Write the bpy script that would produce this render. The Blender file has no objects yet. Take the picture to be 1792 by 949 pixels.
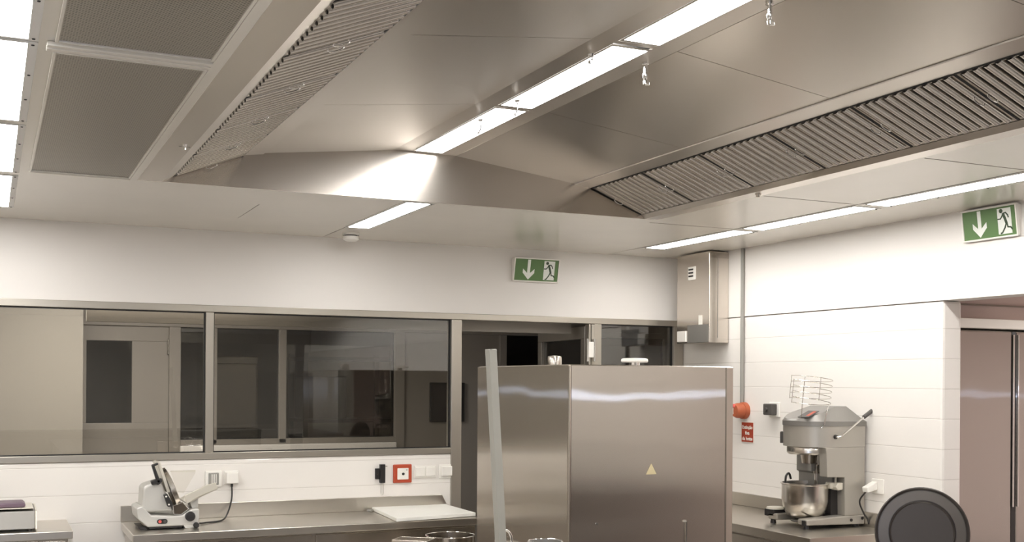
import bpy, math, random
from mathutils import Vector, Matrix, Euler
random.seed(7)
S = bpy.context.scene
PI = math.pi

# ---------------------------------------------------------------- camera
cam_d = bpy.data.cameras.new('camera')
cam = bpy.data.objects.new('camera', cam_d)
S.collection.objects.link(cam)
S.camera = cam
EYE = 1.67
cam.location = (0, 0, EYE)
cam.matrix_world = (Matrix.Translation((0, 0, EYE)) @ Matrix.Rotation(-0.4353, 4, 'Z')
                    @ Matrix.Rotation(PI / 2, 4, 'X') @ Matrix.Rotation(0.0062, 4, 'Z'))
cam_d.sensor_width = 36.0
cam_d.lens = 1971.7 / 1792 * 36
cam_d.shift_y = (667.2 - 474.5) / 1792
cam_d.clip_start = 0.05

# ---------------------------------------------------------------- light and exposure
S.view_settings.view_transform = 'Standard'
S.view_settings.look = 'None'
S.view_settings.exposure = 0.28
S.view_settings.gamma = 1.0
S.view_settings.use_curve_mapping = False
LAMP_STRENGTH = 24.0
CENTRE_STRENGTH = 26.0
SIDE_ROOM_W = 75.0
CORRIDOR_W = 48.0
FLASH_W = 34.0
w = bpy.data.worlds.new('world')
S.world = w
w.use_nodes = True
w.node_tree.nodes['Background'].inputs[0].default_value = (.9, .92, 1, 1)
w.node_tree.nodes['Background'].inputs[1].default_value = 0.03
S.cycles.max_bounces = 10
S.cycles.glossy_bounces = 6
S.cycles.transparent_max_bounces = 16
S.cycles.sample_clamp_indirect = 6.0
S.cycles.use_denoising = True


def area_light(name, loc, rot, sx, sy, power, col):
    d = bpy.data.lights.new(name, 'AREA')
    d.shape = 'RECTANGLE'
    d.size, d.size_y, d.energy, d.color = sx, sy, power, col
    o = bpy.data.objects.new(name, d)
    S.collection.objects.link(o)
    o.location, o.rotation_euler = loc, rot
    return o


# the lamp of the neighbouring store room, seen through the opening on the right
area_light('store_room_light', (6.7, 3.9, 2.40), (math.radians(-8), 0, 0), 1.2, .3, SIDE_ROOM_W, (1, .95, .93))
# fill light added to brighten the corridor behind the glazing
area_light('corridor_fill', (.7, 6.95, 2.44), (0, 0, 0), 1.4, .15, CORRIDOR_W, (1, .98, .96))
fd = bpy.data.lights.new('camera_flash', 'POINT')
fd.energy, fd.color, fd.shadow_soft_size = FLASH_W, (.62, .74, 1), .03
fo = bpy.data.objects.new('camera_flash', fd)
S.collection.objects.link(fo)
fo.location = (-.05, -.12, 1.56)

# ---------------------------------------------------------------- materials


def lin(r, g, b):
    f = lambda c: (c / 12.92 if c <= .04045 else ((c + .055) / 1.055) ** 2.4)
    return (f(r / 255), f(g / 255), f(b / 255), 1)


def mat(name, col, rough=.5, metal=0., aniso=0., tangent='Z', bump=0., bscale=40., stretch=None, spec=None,
        var=0., wave=0., coat=0.):
    m = bpy.data.materials.new(name)
    m.use_nodes = True
    nt = m.node_tree
    N, L = nt.nodes, nt.links
    b = N['Principled BSDF']
    b.inputs['Base Color'].default_value = col
    b.inputs['Roughness'].default_value = rough
    b.inputs['Metallic'].default_value = metal
    if spec is not None:
        b.inputs['Specular IOR Level'].default_value = spec
    if coat:
        b.inputs['Coat Weight'].default_value = coat
        b.inputs['Coat Roughness'].default_value = .05
    if aniso:
        b.inputs['Anisotropic'].default_value = aniso
        t = N.new('ShaderNodeTangent')
        t.direction_type = 'RADIAL'
        t.axis = tangent
        L.new(t.outputs[0], b.inputs['Tangent'])
    tc = N.new('ShaderNodeTexCoord')
    mp = N.new('ShaderNodeMapping')
    L.new(tc.outputs['Object'], mp.inputs['Vector'])
    if stretch:
        mp.inputs['Scale'].default_value = stretch
    last = None
    if bump or var:
        nz = N.new('ShaderNodeTexNoise')
        nz.inputs['Scale'].default_value = bscale
        nz.inputs['Detail'].default_value = 4
        L.new(mp.outputs[0], nz.inputs['Vector'])
        if bump:
            bp = N.new('ShaderNodeBump')
            bp.inputs['Strength'].default_value = bump
            bp.inputs['Distance'].default_value = .002
            L.new(nz.outputs['Fac'], bp.inputs['Height'])
            last = bp
        if var:
            n2 = N.new('ShaderNodeTexNoise')
            n2.inputs['Scale'].default_value = 2.3
            n2.inputs['Detail'].default_value = 3
            L.new(tc.outputs['Object'], n2.inputs['Vector'])
            mr = N.new('ShaderNodeMapRange')
            mr.inputs['To Min'].default_value = max(.02, rough - var)
            mr.inputs['To Max'].default_value = rough + var
            L.new(n2.outputs['Fac'], mr.inputs['Value'])
            L.new(mr.outputs[0], b.inputs['Roughness'])
    if wave:
        n3 = N.new('ShaderNodeTexNoise')
        n3.inputs['Scale'].default_value = 2.2
        n3.inputs['Detail'].default_value = 1
        L.new(tc.outputs['Object'], n3.inputs['Vector'])
        b2 = N.new('ShaderNodeBump')
        b2.inputs['Strength'].default_value = wave
        b2.inputs['Distance'].default_value = .02
        L.new(n3.outputs['Fac'], b2.inputs['Height'])
        if last:
            L.new(last.outputs[0], b2.inputs['Normal'])
        last = b2
    if last:
        L.new(last.outputs[0], b.inputs['Normal'])
    return m


def emit(name, col, s):
    m = bpy.data.materials.new(name)
    m.use_nodes = True
    nt = m.node_tree
    nt.nodes.remove(nt.nodes['Principled BSDF'])
    e = nt.nodes.new('ShaderNodeEmission')
    e.inputs[0].default_value = col
    e.inputs[1].default_value = s
    nt.links.new(e.outputs[0], nt.nodes['Material Output'].inputs[0])
    return m


def glass(name, tint, refl=1.0):
    m = bpy.data.materials.new(name)
    m.use_nodes = True
    nt = m.node_tree
    N, L = nt.nodes, nt.links
    N.remove(N['Principled BSDF'])
    t = N.new('ShaderNodeBsdfTransparent')
    t.inputs[0].default_value = tint
    g = N.new('ShaderNodeBsdfGlossy')
    g.inputs['Roughness'].default_value = .0
    f = N.new('ShaderNodeFresnel')
    f.inputs['IOR'].default_value = 1.5
    mu = N.new('ShaderNodeMath')
    mu.operation = 'MULTIPLY'
    mu.inputs[1].default_value = refl
    mu.use_clamp = True
    mx = N.new('ShaderNodeMixShader')
    L.new(f.outputs[0], mu.inputs[0])
    L.new(mu.outputs[0], mx.inputs[0])
    L.new(t.outputs[0], mx.inputs[1])
    L.new(g.outputs[0], mx.inputs[2])
    L.new(mx.outputs[0], N['Material Output'].inputs[0])
    return m


STEEL = (.56, .515, .46, 1)
M = {}
M['steel'] = mat('brushed_steel', STEEL, .24, 1, .6, 'Z', .10, 60, (1, 1, .04), var=.04)
M['steel_plain'] = mat('satin_steel', STEEL, .22, 1, 0, bump=.03, bscale=80)
M['hood'] = mat('hood_steel', (.66, .615, .56, 1), .28, 1)
M['hood_end'] = mat('hood_end_steel', (.68, .63, .57, 1), .24, 1, wave=.05)
M['filter'] = mat('filter_steel', (.78, .74, .69, 1), .26, 1)
M['oven'] = mat('oven_steel', (.62, .575, .52, 1), .21, 1, 1.0, 'Z', .05, 60, (1, 1, .03), var=.02, wave=.06)
M['fridge'] = mat('fridge_steel', (.62, .60, .57, 1), .22, 1, 1.0, 'Z', .05, 60, (1, 1, .03), wave=.05)


def brushed(key, mix, ax_r=.14, an=-.955):
    # very long-grained brushed finish: a second lobe spread sideways by the vertical grain
    nt = M[key].node_tree
    N, L = nt.nodes, nt.links
    b = N['Principled BSDF']
    g = N.new('ShaderNodeBsdfAnisotropic')
    g.inputs['Color'].default_value = b.inputs['Base Color'].default_value
    g.inputs['Roughness'].default_value = ax_r
    g.inputs['Anisotropy'].default_value = an
    t = N.new('ShaderNodeTangent'); t.direction_type = 'RADIAL'; t.axis = 'Z'
    L.new(t.outputs[0], g.inputs['Tangent'])
    tc = N.new('ShaderNodeTexCoord')
    nz = N.new('ShaderNodeTexNoise'); nz.inputs['Scale'].default_value = 2.4; nz.inputs['Detail'].default_value = 1
    L.new(tc.outputs['Object'], nz.inputs['Vector'])
    bp = N.new('ShaderNodeBump'); bp.inputs['Strength'].default_value = .22; bp.inputs['Distance'].default_value = .02
    L.new(nz.outputs['Fac'], bp.inputs['Height'])
    L.new(bp.outputs[0], g.inputs['Normal'])
    m = N.new('ShaderNodeMixShader'); m.inputs[0].default_value = mix
    L.new(b.outputs[0], m.inputs[1]); L.new(g.outputs[0], m.inputs[2])
    L.new(m.outputs[0], N['Material Output'].inputs[0])


brushed('oven', .35)
brushed('fridge', .3)
M['chrome'] = mat('chrome', (.85, .84, .82, 1), .08, 1)
M['bowl'] = mat('bowl_steel', (.72, .69, .64, 1), .2, 1, .8, 'Z')
M['worktop'] = mat('worktop_steel', (.64, .60, .54, 1), .29, 1)
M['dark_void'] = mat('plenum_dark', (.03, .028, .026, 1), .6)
M['wall'] = mat('wall_paint', lin(232, 227, 221), .55, bump=.02, bscale=120)
M['ceil'] = mat('ceiling_lacquer', (.80, .765, .69, 1), .24, .2, bump=.02, bscale=30, var=.04)
M['ceil_seam'] = mat('ceiling_seam', (.26, .24, .2, 1), .4, .3)
M['back_wall'] = mat('back_wall_paint', lin(205, 198, 188), .6)
M['alu'] = mat('frame_aluminium', (.40, .365, .31, 1), .34, .65, bump=.02, bscale=100)
M['gasket'] = mat('black_gasket', (.012, .011, .010, 1), .5)
M['glass'] = glass('window_glass', (.82, .81, .78, 1), 2.4)
M['glass2'] = glass('inner_glass', (.8, .8, .78, 1), 1.5)
M['plexi'] = glass('clear_plastic', (.96, .955, .94, 1), .25)
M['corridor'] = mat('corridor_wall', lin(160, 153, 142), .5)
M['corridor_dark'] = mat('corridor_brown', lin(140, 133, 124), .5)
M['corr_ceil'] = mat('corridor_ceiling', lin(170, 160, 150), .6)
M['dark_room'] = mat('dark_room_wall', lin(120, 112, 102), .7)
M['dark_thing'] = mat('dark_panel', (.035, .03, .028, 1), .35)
M['floor'] = mat('floor_resin', (.24, .22, .20, 1), .35, bump=.05, bscale=200)
M['white_plastic'] = mat('white_plastic', lin(238, 234, 226), .35)
M['grey_plastic'] = mat('grey_plastic', lin(150, 147, 140), .4)
M['board'] = mat('cutting_board_plastic', lin(240, 238, 230), .45)
M['black'] = mat('black_plastic', (.02, .018, .017, 1), .4)
M['charcoal'] = mat('charcoal_plastic', (.075, .068, .062, 1), .5)
M['red'] = mat('red_plastic', lin(176, 74, 48), .4)
M['orange'] = mat('orange_red_plastic', lin(172, 88, 54), .4)
M['red_button'] = mat('red_button', (.7, .12, .1, 1), .4)
M['sign_green'] = mat('sign_green', lin(92, 124, 72), .4)
M['sign_dark'] = mat('sign_dark_green', lin(60, 78, 54), .4)
M['sign_white'] = mat('sign_white', lin(240, 242, 234), .4)
M['sign_red'] = mat('sign_red', lin(168, 66, 42), .4)
M['machine'] = mat('cast_aluminium', lin(200, 197, 190), .42, .25, bump=.03, bscale=100)
M['machine_light'] = mat('machine_light', lin(214, 208, 194), .35, .3)
M['mixer'] = mat('mixer_grey', (.46, .43, .38, 1), .38, .55, bump=.03, bscale=150)
M['mixer_dark'] = mat('mixer_dark_grey', (.25, .235, .215, 1), .42, .4)
M['pan'] = mat('dark_pan', (.060, .052, .048, 1), .33, .4, bump=.2, bscale=30)
M['pan_ring'] = mat('dark_pan_ring', (.10, .088, .08, 1), .35, .4)
M['mauve'] = mat('mauve_cushion', lin(112, 92, 104), .5)
M['paddle'] = mat('grey_nylon', lin(150, 147, 138), .45)
M['warn'] = mat('warning_yellow', lin(205, 190, 150), .5)
M['label'] = mat('paper_label', lin(226, 222, 212), .6)
M['pink_wall'] = mat('store_wall_paint', lin(238, 224, 218), .6)
M['lamp'] = emit('lamp_diffuser', (1, .985, .965, 1), LAMP_STRENGTH)
M['lamp_c'] = emit('lamp_diffuser_centre', (1, .985, .965, 1), CENTRE_STRENGTH)
M['lamp_frame'] = mat('lamp_frame', (.8, .79, .76, 1), .35)  # whitish colour carries the lamps' glow on their frames


def tile_material():
    m = mat('glazed_tile', lin(236, 231, 224), .12, spec=.5)
    nt = m.node_tree
    N, L = nt.nodes, nt.links
    b = N['Principled BSDF']
    g = N.new('ShaderNodeNewGeometry')
    sp = N.new('ShaderNodeSeparateXYZ')
    L.new(g.outputs['Position'], sp.inputs[0])
    # courses: joints 148 mm apart, measured from the lintel down
    a = N.new('ShaderNodeMath'); a.operation = 'SUBTRACT'; a.inputs[1].default_value = 1.941
    L.new(sp.outputs['Z'], a.inputs[0])
    d = N.new('ShaderNodeMath'); d.operation = 'DIVIDE'; d.inputs[1].default_value = .1487
    L.new(a.outputs[0], d.inputs[0])
    s = N.new('ShaderNodeMath'); s.operation = 'ADD'; s.inputs[1].default_value = .5
    L.new(d.outputs[0], s.inputs[0])
    f = N.new('ShaderNodeMath'); f.operation = 'FRACT'
    L.new(s.outputs[0], f.inputs[0])
    c = N.new('ShaderNodeMath'); c.operation = 'SUBTRACT'; c.inputs[1].default_value = .5
    L.new(f.outputs[0], c.inputs[0])
    ab = N.new('ShaderNodeMath'); ab.operation = 'ABSOLUTE'
    L.new(c.outputs[0], ab.inputs[0])
    r = N.new('ShaderNodeMapRange')
    r.inputs['From Min'].default_value = .006
    r.inputs['From Max'].default_value = .022
    L.new(ab.outputs[0], r.inputs['Value'])
    mx = N.new('ShaderNodeMix'); mx.data_type = 'RGBA'
    mx.inputs[6].default_value = lin(217, 211, 203)
    mx.inputs[7].default_value = lin(236, 231, 224)
    L.new(r.outputs[0], mx.inputs[0])
    L.new(mx.outputs[2], b.inputs['Base Color'])
    bp = N.new('ShaderNodeBump')
    bp.inputs['Strength'].default_value = .35
    bp.inputs['Distance'].default_value = .002
    L.new(r.outputs[0], bp.inputs['Height'])
    nz = N.new('ShaderNodeTexNoise'); nz.inputs['Scale'].default_value = 5
    L.new(g.outputs['Position'], nz.inputs['Vector'])
    b2 = N.new('ShaderNodeBump'); b2.inputs['Strength'].default_value = .15
    b2.inputs['Distance'].default_value = .01
    L.new(nz.outputs['Fac'], b2.inputs['Height'])
    L.new(bp.outputs[0], b2.inputs['Normal'])
    L.new(b2.outputs[0], b.inputs['Normal'])
    return m


M['tile'] = tile_material()


def perforated(name, pitch=.009):
    m = mat(name, (.36, .33, .28, 1), .35, .7)
    nt = m.node_tree
    N, L = nt.nodes, nt.links
    b = N['Principled BSDF']
    tc = N.new('ShaderNodeTexCoord')
    mp = N.new('ShaderNodeMapping')
    mp.inputs['Rotation'].default_value = (0, 0, PI / 4)
    L.new(tc.outputs['Object'], mp.inputs[0])
    sp = N.new('ShaderNodeSeparateXYZ')
    L.new(mp.outputs[0], sp.inputs[0])
    outs = []
    for ax in ('X', 'Y'):
        k = N.new('ShaderNodeMath'); k.operation = 'MULTIPLY'; k.inputs[1].default_value = 2 * PI / pitch
        L.new(sp.outputs[ax], k.inputs[0])
        c = N.new('ShaderNodeMath'); c.operation = 'COSINE'
        L.new(k.outputs[0], c.inputs[0])
        outs.append(c)
    ad = N.new('ShaderNodeMath'); ad.operation = 'ADD'
    L.new(outs[0].outputs[0], ad.inputs[0]); L.new(outs[1].outputs[0], ad.inputs[1])
    r = N.new('ShaderNodeMapRange')
    r.inputs['From Min'].default_value = .5
    r.inputs['From Max'].default_value = 1.0
    L.new(ad.outputs[0], r.inputs['Value'])
    mx = N.new('ShaderNodeMix'); mx.data_type = 'RGBA'
    mx.inputs[6].default_value = (.40, .37, .315, 1)
    mx.inputs[7].default_value = (.10, .09, .08, 1)
    L.new(r.outputs[0], mx.inputs[0])
    L.new(mx.outputs[2], b.inputs['Base Color'])
    return m


M['perf'] = perforated('perforated_sheet')

# ---------------------------------------------------------------- mesh helpers


class MB:
    def __init__(self, T=None):
        self.v, self.f, self.T = [], [], T or Matrix.Identity(4)

    def add(self, vs, fs):
        n = len(self.v)
        self.v += [self.T @ Vector(p) for p in vs]
        self.f += [tuple(i + n for i in f) for f in fs]
        return self

    def box(self, x0, x1, y0, y1, z0, z1):
        x0, x1 = min(x0, x1), max(x0, x1); y0, y1 = min(y0, y1), max(y0, y1); z0, z1 = min(z0, z1), max(z0, z1)
        return self.add([(x0, y0, z0), (x1, y0, z0), (x1, y1, z0), (x0, y1, z0), (x0, y0, z1), (x1, y0, z1), (x1, y1, z1), (x0, y1, z1)],
                        [(3, 2, 1, 0), (4, 5, 6, 7), (0, 1, 5, 4), (1, 2, 6, 5), (2, 3, 7, 6), (3, 0, 4, 7)])

    def prism(self, poly, axis, a, b):
        n = len(poly)
        put = {'y': lambda p, t: (p[0], t, p[1]), 'x': lambda p, t: (t, p[0], p[1]), 'z': lambda p, t: (p[0], p[1], t)}[axis]
        vs = [put(p, a) for p in poly] + [put(p, b) for p in poly]
        fs = [tuple(range(n)), tuple(range(2 * n - 1, n - 1, -1))]
        fs += [(i, i + n, (i + 1) % n + n, (i + 1) % n) for i in range(n)]
        return self.add(vs, fs)

    def lathe(self, prof, c, axis=(0, 0, 1), n=32, closed=True):
        """prof: list of (radius, height along axis)"""
        ax = Vector(axis).normalized()
        q = Vector((0, 0, 1)).rotation_difference(ax)
        c = Vector(c)
        vs, fs, rings = [], [], []
        for r, h in prof:
            if r < 1e-6:
                rings.append([len(vs)]); vs.append(c + q @ Vector((0, 0, h)))
            else:
                rings.append(list(range(len(vs), len(vs) + n)))
                vs += [c + q @ Vector((r * math.cos(2 * PI * i / n), r * math.sin(2 * PI * i / n), h)) for i in range(n)]
        for a, b in zip(rings, rings[1:]):
            for i in range(n):
                j = (i + 1) % n
                if len(a) == 1 and len(b) > 1: fs.append((a[0], b[j], b[i]))
                elif len(b) == 1 and len(a) > 1: fs.append((a[i], a[j], b[0]))
                elif len(a) > 1: fs.append((a[i], a[j], b[j], b[i]))
        return self.add(vs, fs)

    def cyl(self, p0, p1, r, n=20, r1=None):
        p0, p1 = Vector(p0), Vector(p1)
        h = (p1 - p0).length
        r1 = r if r1 is None else r1
        return self.lathe([(0, 0), (r, 0), (r1, h), (0, h)], p0, p1 - p0, n)

    def tube(self, pts, r, n=10, loop=False):
        pts = [Vector(p) for p in pts]
        m = len(pts)
        vs, fs = [], []
        up = None
        for i, p in enumerate(pts):
            if loop:
                t = pts[(i + 1) % m] - pts[i - 1]
            else:
                t = pts[min(i + 1, m - 1)] - pts[max(i - 1, 0)]
            t.normalize()
            if up is None:
                up = t.orthogonal().normalized()
            up = (up - t * up.dot(t)).normalized()
            sd = t.cross(up)
            vs += [p + (up * math.cos(2 * PI * k / n) + sd * math.sin(2 * PI * k / n)) * r for k in range(n)]
        for i in range(m if loop else m - 1):
            a, b = i * n, ((i + 1) % m) * n
            for k in range(n):
                j = (k + 1) % n
                fs.append((a + k, a + j, b + j, b + k))
        if not loop:
            fs.append(tuple(range(n - 1, -1, -1)))
            fs.append(tuple(range((m - 1) * n, m * n)))
        return self.add(vs, fs)

    def build(self, name, material, parent=None, bevel=0., smooth=False, kind=None, seg=2):
        me = bpy.data.meshes.new(name)
        vs = self.v
        if parent is not None and parent.get('_o') is not None:
            o = Vector(parent['_o'])
            vs = [p - o for p in vs]
        me.from_pydata([tuple(p) for p in vs], [], self.f)
        me.update()
        import bmesh
        bm = bmesh.new(); bm.from_mesh(me)
        bmesh.ops.recalc_face_normals(bm, faces=bm.faces)
        bm.to_mesh(me); bm.free()
        me.materials.append(M[material])
        ob = bpy.data.objects.new(name, me)
        S.collection.objects.link(ob)
        if parent is not None:
            ob.parent = parent
        if smooth:
            for p in me.polygons: p.use_smooth = True
            mod = ob.modifiers.new('split', 'EDGE_SPLIT'); mod.split_angle = math.radians(38)
        if bevel:
            b = ob.modifiers.new('bevel', 'BEVEL'); b.width = bevel; b.segments = seg
            b.limit_method = 'ANGLE'; b.angle_limit = math.radians(40)
            if not smooth:
                b.harden_normals = False
        if kind: ob['kind'] = kind
        return ob


def spline(pts, n=8):
    pts = [Vector(p) for p in pts]
    P = [pts[0]] + pts + [pts[-1]]
    out = []
    for i in range(1, len(P) - 2):
        for k in range(n):
            t = k / n
            a, b, c, d = P[i - 1], P[i], P[i + 1], P[i + 2]
            out.append(.5 * ((2 * b) + (c - a) * t + (2 * a - 5 * b + 4 * c - d) * t * t + (3 * b - a - 3 * c + d) * t ** 3))
    out.append(pts[-1])
    return out


def thing(name, label, cat, loc=(0, 0, 0), rot=(0, 0, 0), group=None, local=False):
    o = bpy.data.objects.new(name, None)
    o.empty_display_size = .05
    S.collection.objects.link(o)
    o.location, o.rotation_euler = loc, rot
    o['label'], o['category'] = label, cat
    if group: o['group'] = group
    if not local: o['_o'] = tuple(loc)
    return o


def tag(o, label, cat, group=None):
    o['label'], o['category'] = label, cat
    if group: o['group'] = group
    return o


def copy_tree(o, parent=None):
    c = o.copy()
    S.collection.objects.link(c)
    if parent is not None: c.parent = parent
    for ch in list(o.children):
        copy_tree(ch, c)
    return c


def text_mesh(name, body, size, material, parent, loc, rot=(PI / 2, 0, 0), depth=.0004, bold=0.):
    cu = bpy.data.curves.new('t', 'FONT')
    cu.body = body
    cu.size = size
    cu.align_x = 'CENTER'
    cu.extrude = depth
    cu.offset = bold
    t = bpy.data.objects.new('t', cu)
    S.collection.objects.link(t)
    bpy.context.view_layer.update()
    me = bpy.data.meshes.new_from_object(t.evaluated_get(bpy.context.evaluated_depsgraph_get()))
    bpy.data.objects.remove(t)
    me.name = name
    me.materials.clear()
    me.materials.append(M[material])
    o = bpy.data.objects.new(name, me)
    S.collection.objects.link(o)
    o.parent = parent
    o.location, o.rotation_euler = loc, rot
    return o


def struct(name, mb, material, parent=None, bevel=0., smooth=False):
    return mb.build(name, material, parent, bevel, smooth, kind='structure')


# ================================================================ THE ROOM
XW, YW, ZC = 4.24, 6.40, 2.50      # right wall, glazed wall, ceiling
XL, YB = -3.2, -3.2
HX0, HX1, HY0, HY1 = .558, 3.10, -.6, 4.91    # hood opening in the ceiling

struct('floor', MB().box(XL - .2, 9, YB - .2, 12.2, -.1, 0), 'floor')
c = MB()
c.box(XL, HX0, YB, YW + .12, ZC, ZC + .04).box(HX1, XW + .12, YB, YW + .12, ZC, ZC + .04)
c.box(HX0, HX1, HY1 + .012, YW + .12, ZC, ZC + .04).box(HX0, HX1, YB, HY0, ZC, ZC + .04)
ceil = struct('ceiling', c, 'ceil')
c = MB()
for x in (1.755, 3.655):
    c.box(x - .0015, x + .0015, 4.95 if x < 3 else -2, 6.38, ZC - .0012, ZC)
for y in (5.02, 4.07, 3.12, 2.17):
    c.box(3.12, 3.64, y - .002, y + .002, ZC - .0012, ZC)
c.box(1.16, 1.163, 5.35, 5.85, ZC - .0012, ZC)
struct('ceiling_seam', c, 'ceil_seam', ceil)

# glazed wall: lintel above, tiled sill wall below
struct('wall_glazed', MB().box(XL, XW + .1, YW, YW + .12, 2.082, ZC), 'wall')
struct('wall_sill', MB().box(XL, 2.615, YW - .012, YW + .12, 0, 1.226), 'tile', bevel=.012)
struct('wall_sill_right', MB().box(3.60, XW + .1, YW - .0, YW + .12, 0, 1.226), 'tile')
# right wall: tiled up to the door height, plain above, opening on the near side
tw = MB()
tw.box(XW, XW + .125, 4.115, YW + .12, 0, 2.078)
struct('wall_right', tw, 'tile', bevel=.014)
struct('wall_right_upper', MB().box(XW - .004, XW + .125, YB, YW + .12, 2.079, ZC), 'wall')
struct('wall_right_near', MB().box(XW, XW + .125, YB, 2.3, 0, 2.079), 'tile')
struct('wall_left', MB().box(XL - .1, XL, YB, YW + .12, 0, ZC), 'back_wall')
struct('wall_back', MB().box(XL - .1, XW + .12, YB - .1, YB, 0, ZC), 'back_wall')


# ---- aluminium glazing frame of the wall
def frame_bar(mb, x0, x1, z0, z1, y0=YW - .02, y1=YW + .06):
    mb.box(x0, x1, y0, y1, z0, z1)


fr = MB()
ZT, ZTi, ZB, ZBi = 2.082, 2.043, 1.226, 1.262
XP = [(-.75, -.70), (1.094, 1.138), (2.562, 2.628)]
frame_bar(fr, XL, XW - .002, ZTi, ZT)
frame_bar(fr, XL, 2.5595, ZB, ZBi)
for a, b in XP[:2]: frame_bar(fr, a, b, ZBi, ZTi)
frame_bar(fr, 2.560, 2.628, 0, ZTi)
frame_bar(fr, 3.552, 3.606, 0, ZTi)
frame_bar(fr, 4.160, 4.236, 0, ZTi)
frame_bar(fr, 3.606, 4.16, ZB, ZBi)
t1 = struct('trim_1', fr, 'alu', bevel=.003)


def pane(n, x0, x1, z0, z1, y=YW + .012, g='glass'):
    k = MB()
    d = .006
    k.box(x0, x1, y - .012, y + .006, z1 - d, z1).box(x0, x1, y - .012, y + .006, z0, z0 + d)
    k.box(x0, x0 + d, y - .012, y + .006, z0 + d, z1 - d).box(x1 - d, x1, y - .012, y + .006, z0 + d, z1 - d)
    o = struct('window_%d' % n, k, 'gasket')
    struct('glass_pane', MB().box(x0 + d, x1 - d, y - .002, y + .002, z0 + d, z1 - d), g, o)
    return o


pane(1, -.70, 1.094, ZBi, ZTi)
pane(2, 1.138, 2.560, ZBi, ZTi)
pane(3, 3.606, 4.160, ZBi, ZTi)
pane(4, XL, -.75, ZBi, ZTi)

# door leaf swung open into the corridor, hinged on the right post of the glazing
dr = bpy.data.objects.new('door_1', None); S.collection.objects.link(dr); dr['kind'] = 'structure'
dr.location = (3.545, YW + .05, 0); dr.rotation_euler = (0, 0, math.radians(84))
k = MB()
k.box(0, .88, -.025, .025, 1.95, 2.03).box(0, .88, -.025, .025, 0, .9)
k.box(0, .07, -.025, .025, .9, 1.95).box(.81, .88, -.025, .025, .9, 1.95)
dl = k.build('door_frame', 'alu', dr, bevel=.003)
MB().box(.07, .81, -.003, .003, .9, 1.95).build('glass_pane', 'glass2', dr)
k = MB()
k.box(3.498, 3.512, YW - .045, YW - .005, 0.02, 2.038)
struct('trim_2', k, 'alu', bevel=.002)
k = MB()
k.box(3.522, 3.545, YW - .035, YW + .05, 0.02, 2.038)
struct('trim_3', k, 'alu', bevel=.002)
hg = thing('door_hinge', 'silver door hinge on the frame post above the tall steel oven', 'hinge', (3.515, YW - .03, 1.83))
k = MB().cyl((3.487, YW - .052, 1.80), (3.487, YW - .052, 1.945), .008).cyl((3.535, YW - .052, 1.80), (3.535, YW - .052, 1.945), .008)
k.build('hinge_pin', 'chrome', hg, smooth=True)
MB().box(3.490, 3.532, YW - .056, YW - .035, 1.825, 1.925).build('hinge_plate', 'white_plastic', hg, bevel=.002)

# ---- corridor behind the glazing and the second partition
Y2 = 8.30
struct('wall_corridor_ceiling', MB().box(XL, 7, YW + .12, 12, 2.46, 2.52), 'corr_ceil')
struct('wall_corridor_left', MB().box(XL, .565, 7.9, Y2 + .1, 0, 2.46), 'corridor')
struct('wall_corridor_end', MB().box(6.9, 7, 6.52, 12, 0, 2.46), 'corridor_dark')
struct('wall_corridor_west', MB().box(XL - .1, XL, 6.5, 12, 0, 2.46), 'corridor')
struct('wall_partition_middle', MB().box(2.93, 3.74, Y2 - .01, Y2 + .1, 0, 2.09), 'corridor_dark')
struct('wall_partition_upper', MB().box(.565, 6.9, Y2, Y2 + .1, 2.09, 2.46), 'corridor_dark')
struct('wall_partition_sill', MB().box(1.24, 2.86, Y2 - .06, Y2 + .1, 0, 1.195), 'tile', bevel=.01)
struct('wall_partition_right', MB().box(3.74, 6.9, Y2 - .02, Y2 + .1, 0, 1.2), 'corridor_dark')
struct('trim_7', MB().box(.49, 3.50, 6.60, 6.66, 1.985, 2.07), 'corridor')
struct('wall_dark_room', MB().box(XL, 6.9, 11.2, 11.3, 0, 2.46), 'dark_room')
k = MB()
for a, b, z0, z1 in ((.565, 6.9, 2.04, 2.09), (1.165, 1.245, 0, 2.04), (1.43, 1.50, 1.2, 2.04), (1.95, 2.005, 1.2, 2.04), (2.85, 2.93, 0, 2.04),
                     (1.245, 2.85, 1.195, 1.235), (4.28, 4.34, 1.2, 2.04), (5.3, 5.36, 1.2, 2.04), (3.74, 3.80, 1.2, 2.04), (3.8, 6.9, 1.2, 1.24)):
    k.box(a, b, Y2 - .03, Y2 + .05, z0, z1)
struct('trim_4', k, 'corridor_dark', bevel=.004)
for i, (a, b) in enumerate(((1.245, 1.43), (1.50, 1.95), (2.005, 2.85), (3.8, 4.28), (4.34, 5.3))):
    pane(5 + i, a, b, 1.235, 2.04, Y2 + .015, 'glass2')
d2 = MB()
d2.box(.57, 1.165, Y2 - .01, Y2 + .035, 1.935, 2.04).box(.57, 1.165, Y2 - .01, Y2 + .035, 0, 1.36).box(.57, .615, Y2 - .01, Y2 + .035, 1.36, 1.935).box(.915, 1.165, Y2 - .01, Y2 + .035, 1.36, 1.935)
door2 = struct('door_2', d2, 'corridor_dark', bevel=.003)
MB().box(.615, .915, Y2 + .01, Y2 + .014, 1.36, 1.935).build('glass_pane', 'glass2', door2)
MB().cyl((1.158, Y2 - .022, 1.845), (1.158, Y2 - .022, 1.95), .008).build('door_hinge', 'chrome', door2, smooth=True)

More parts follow.
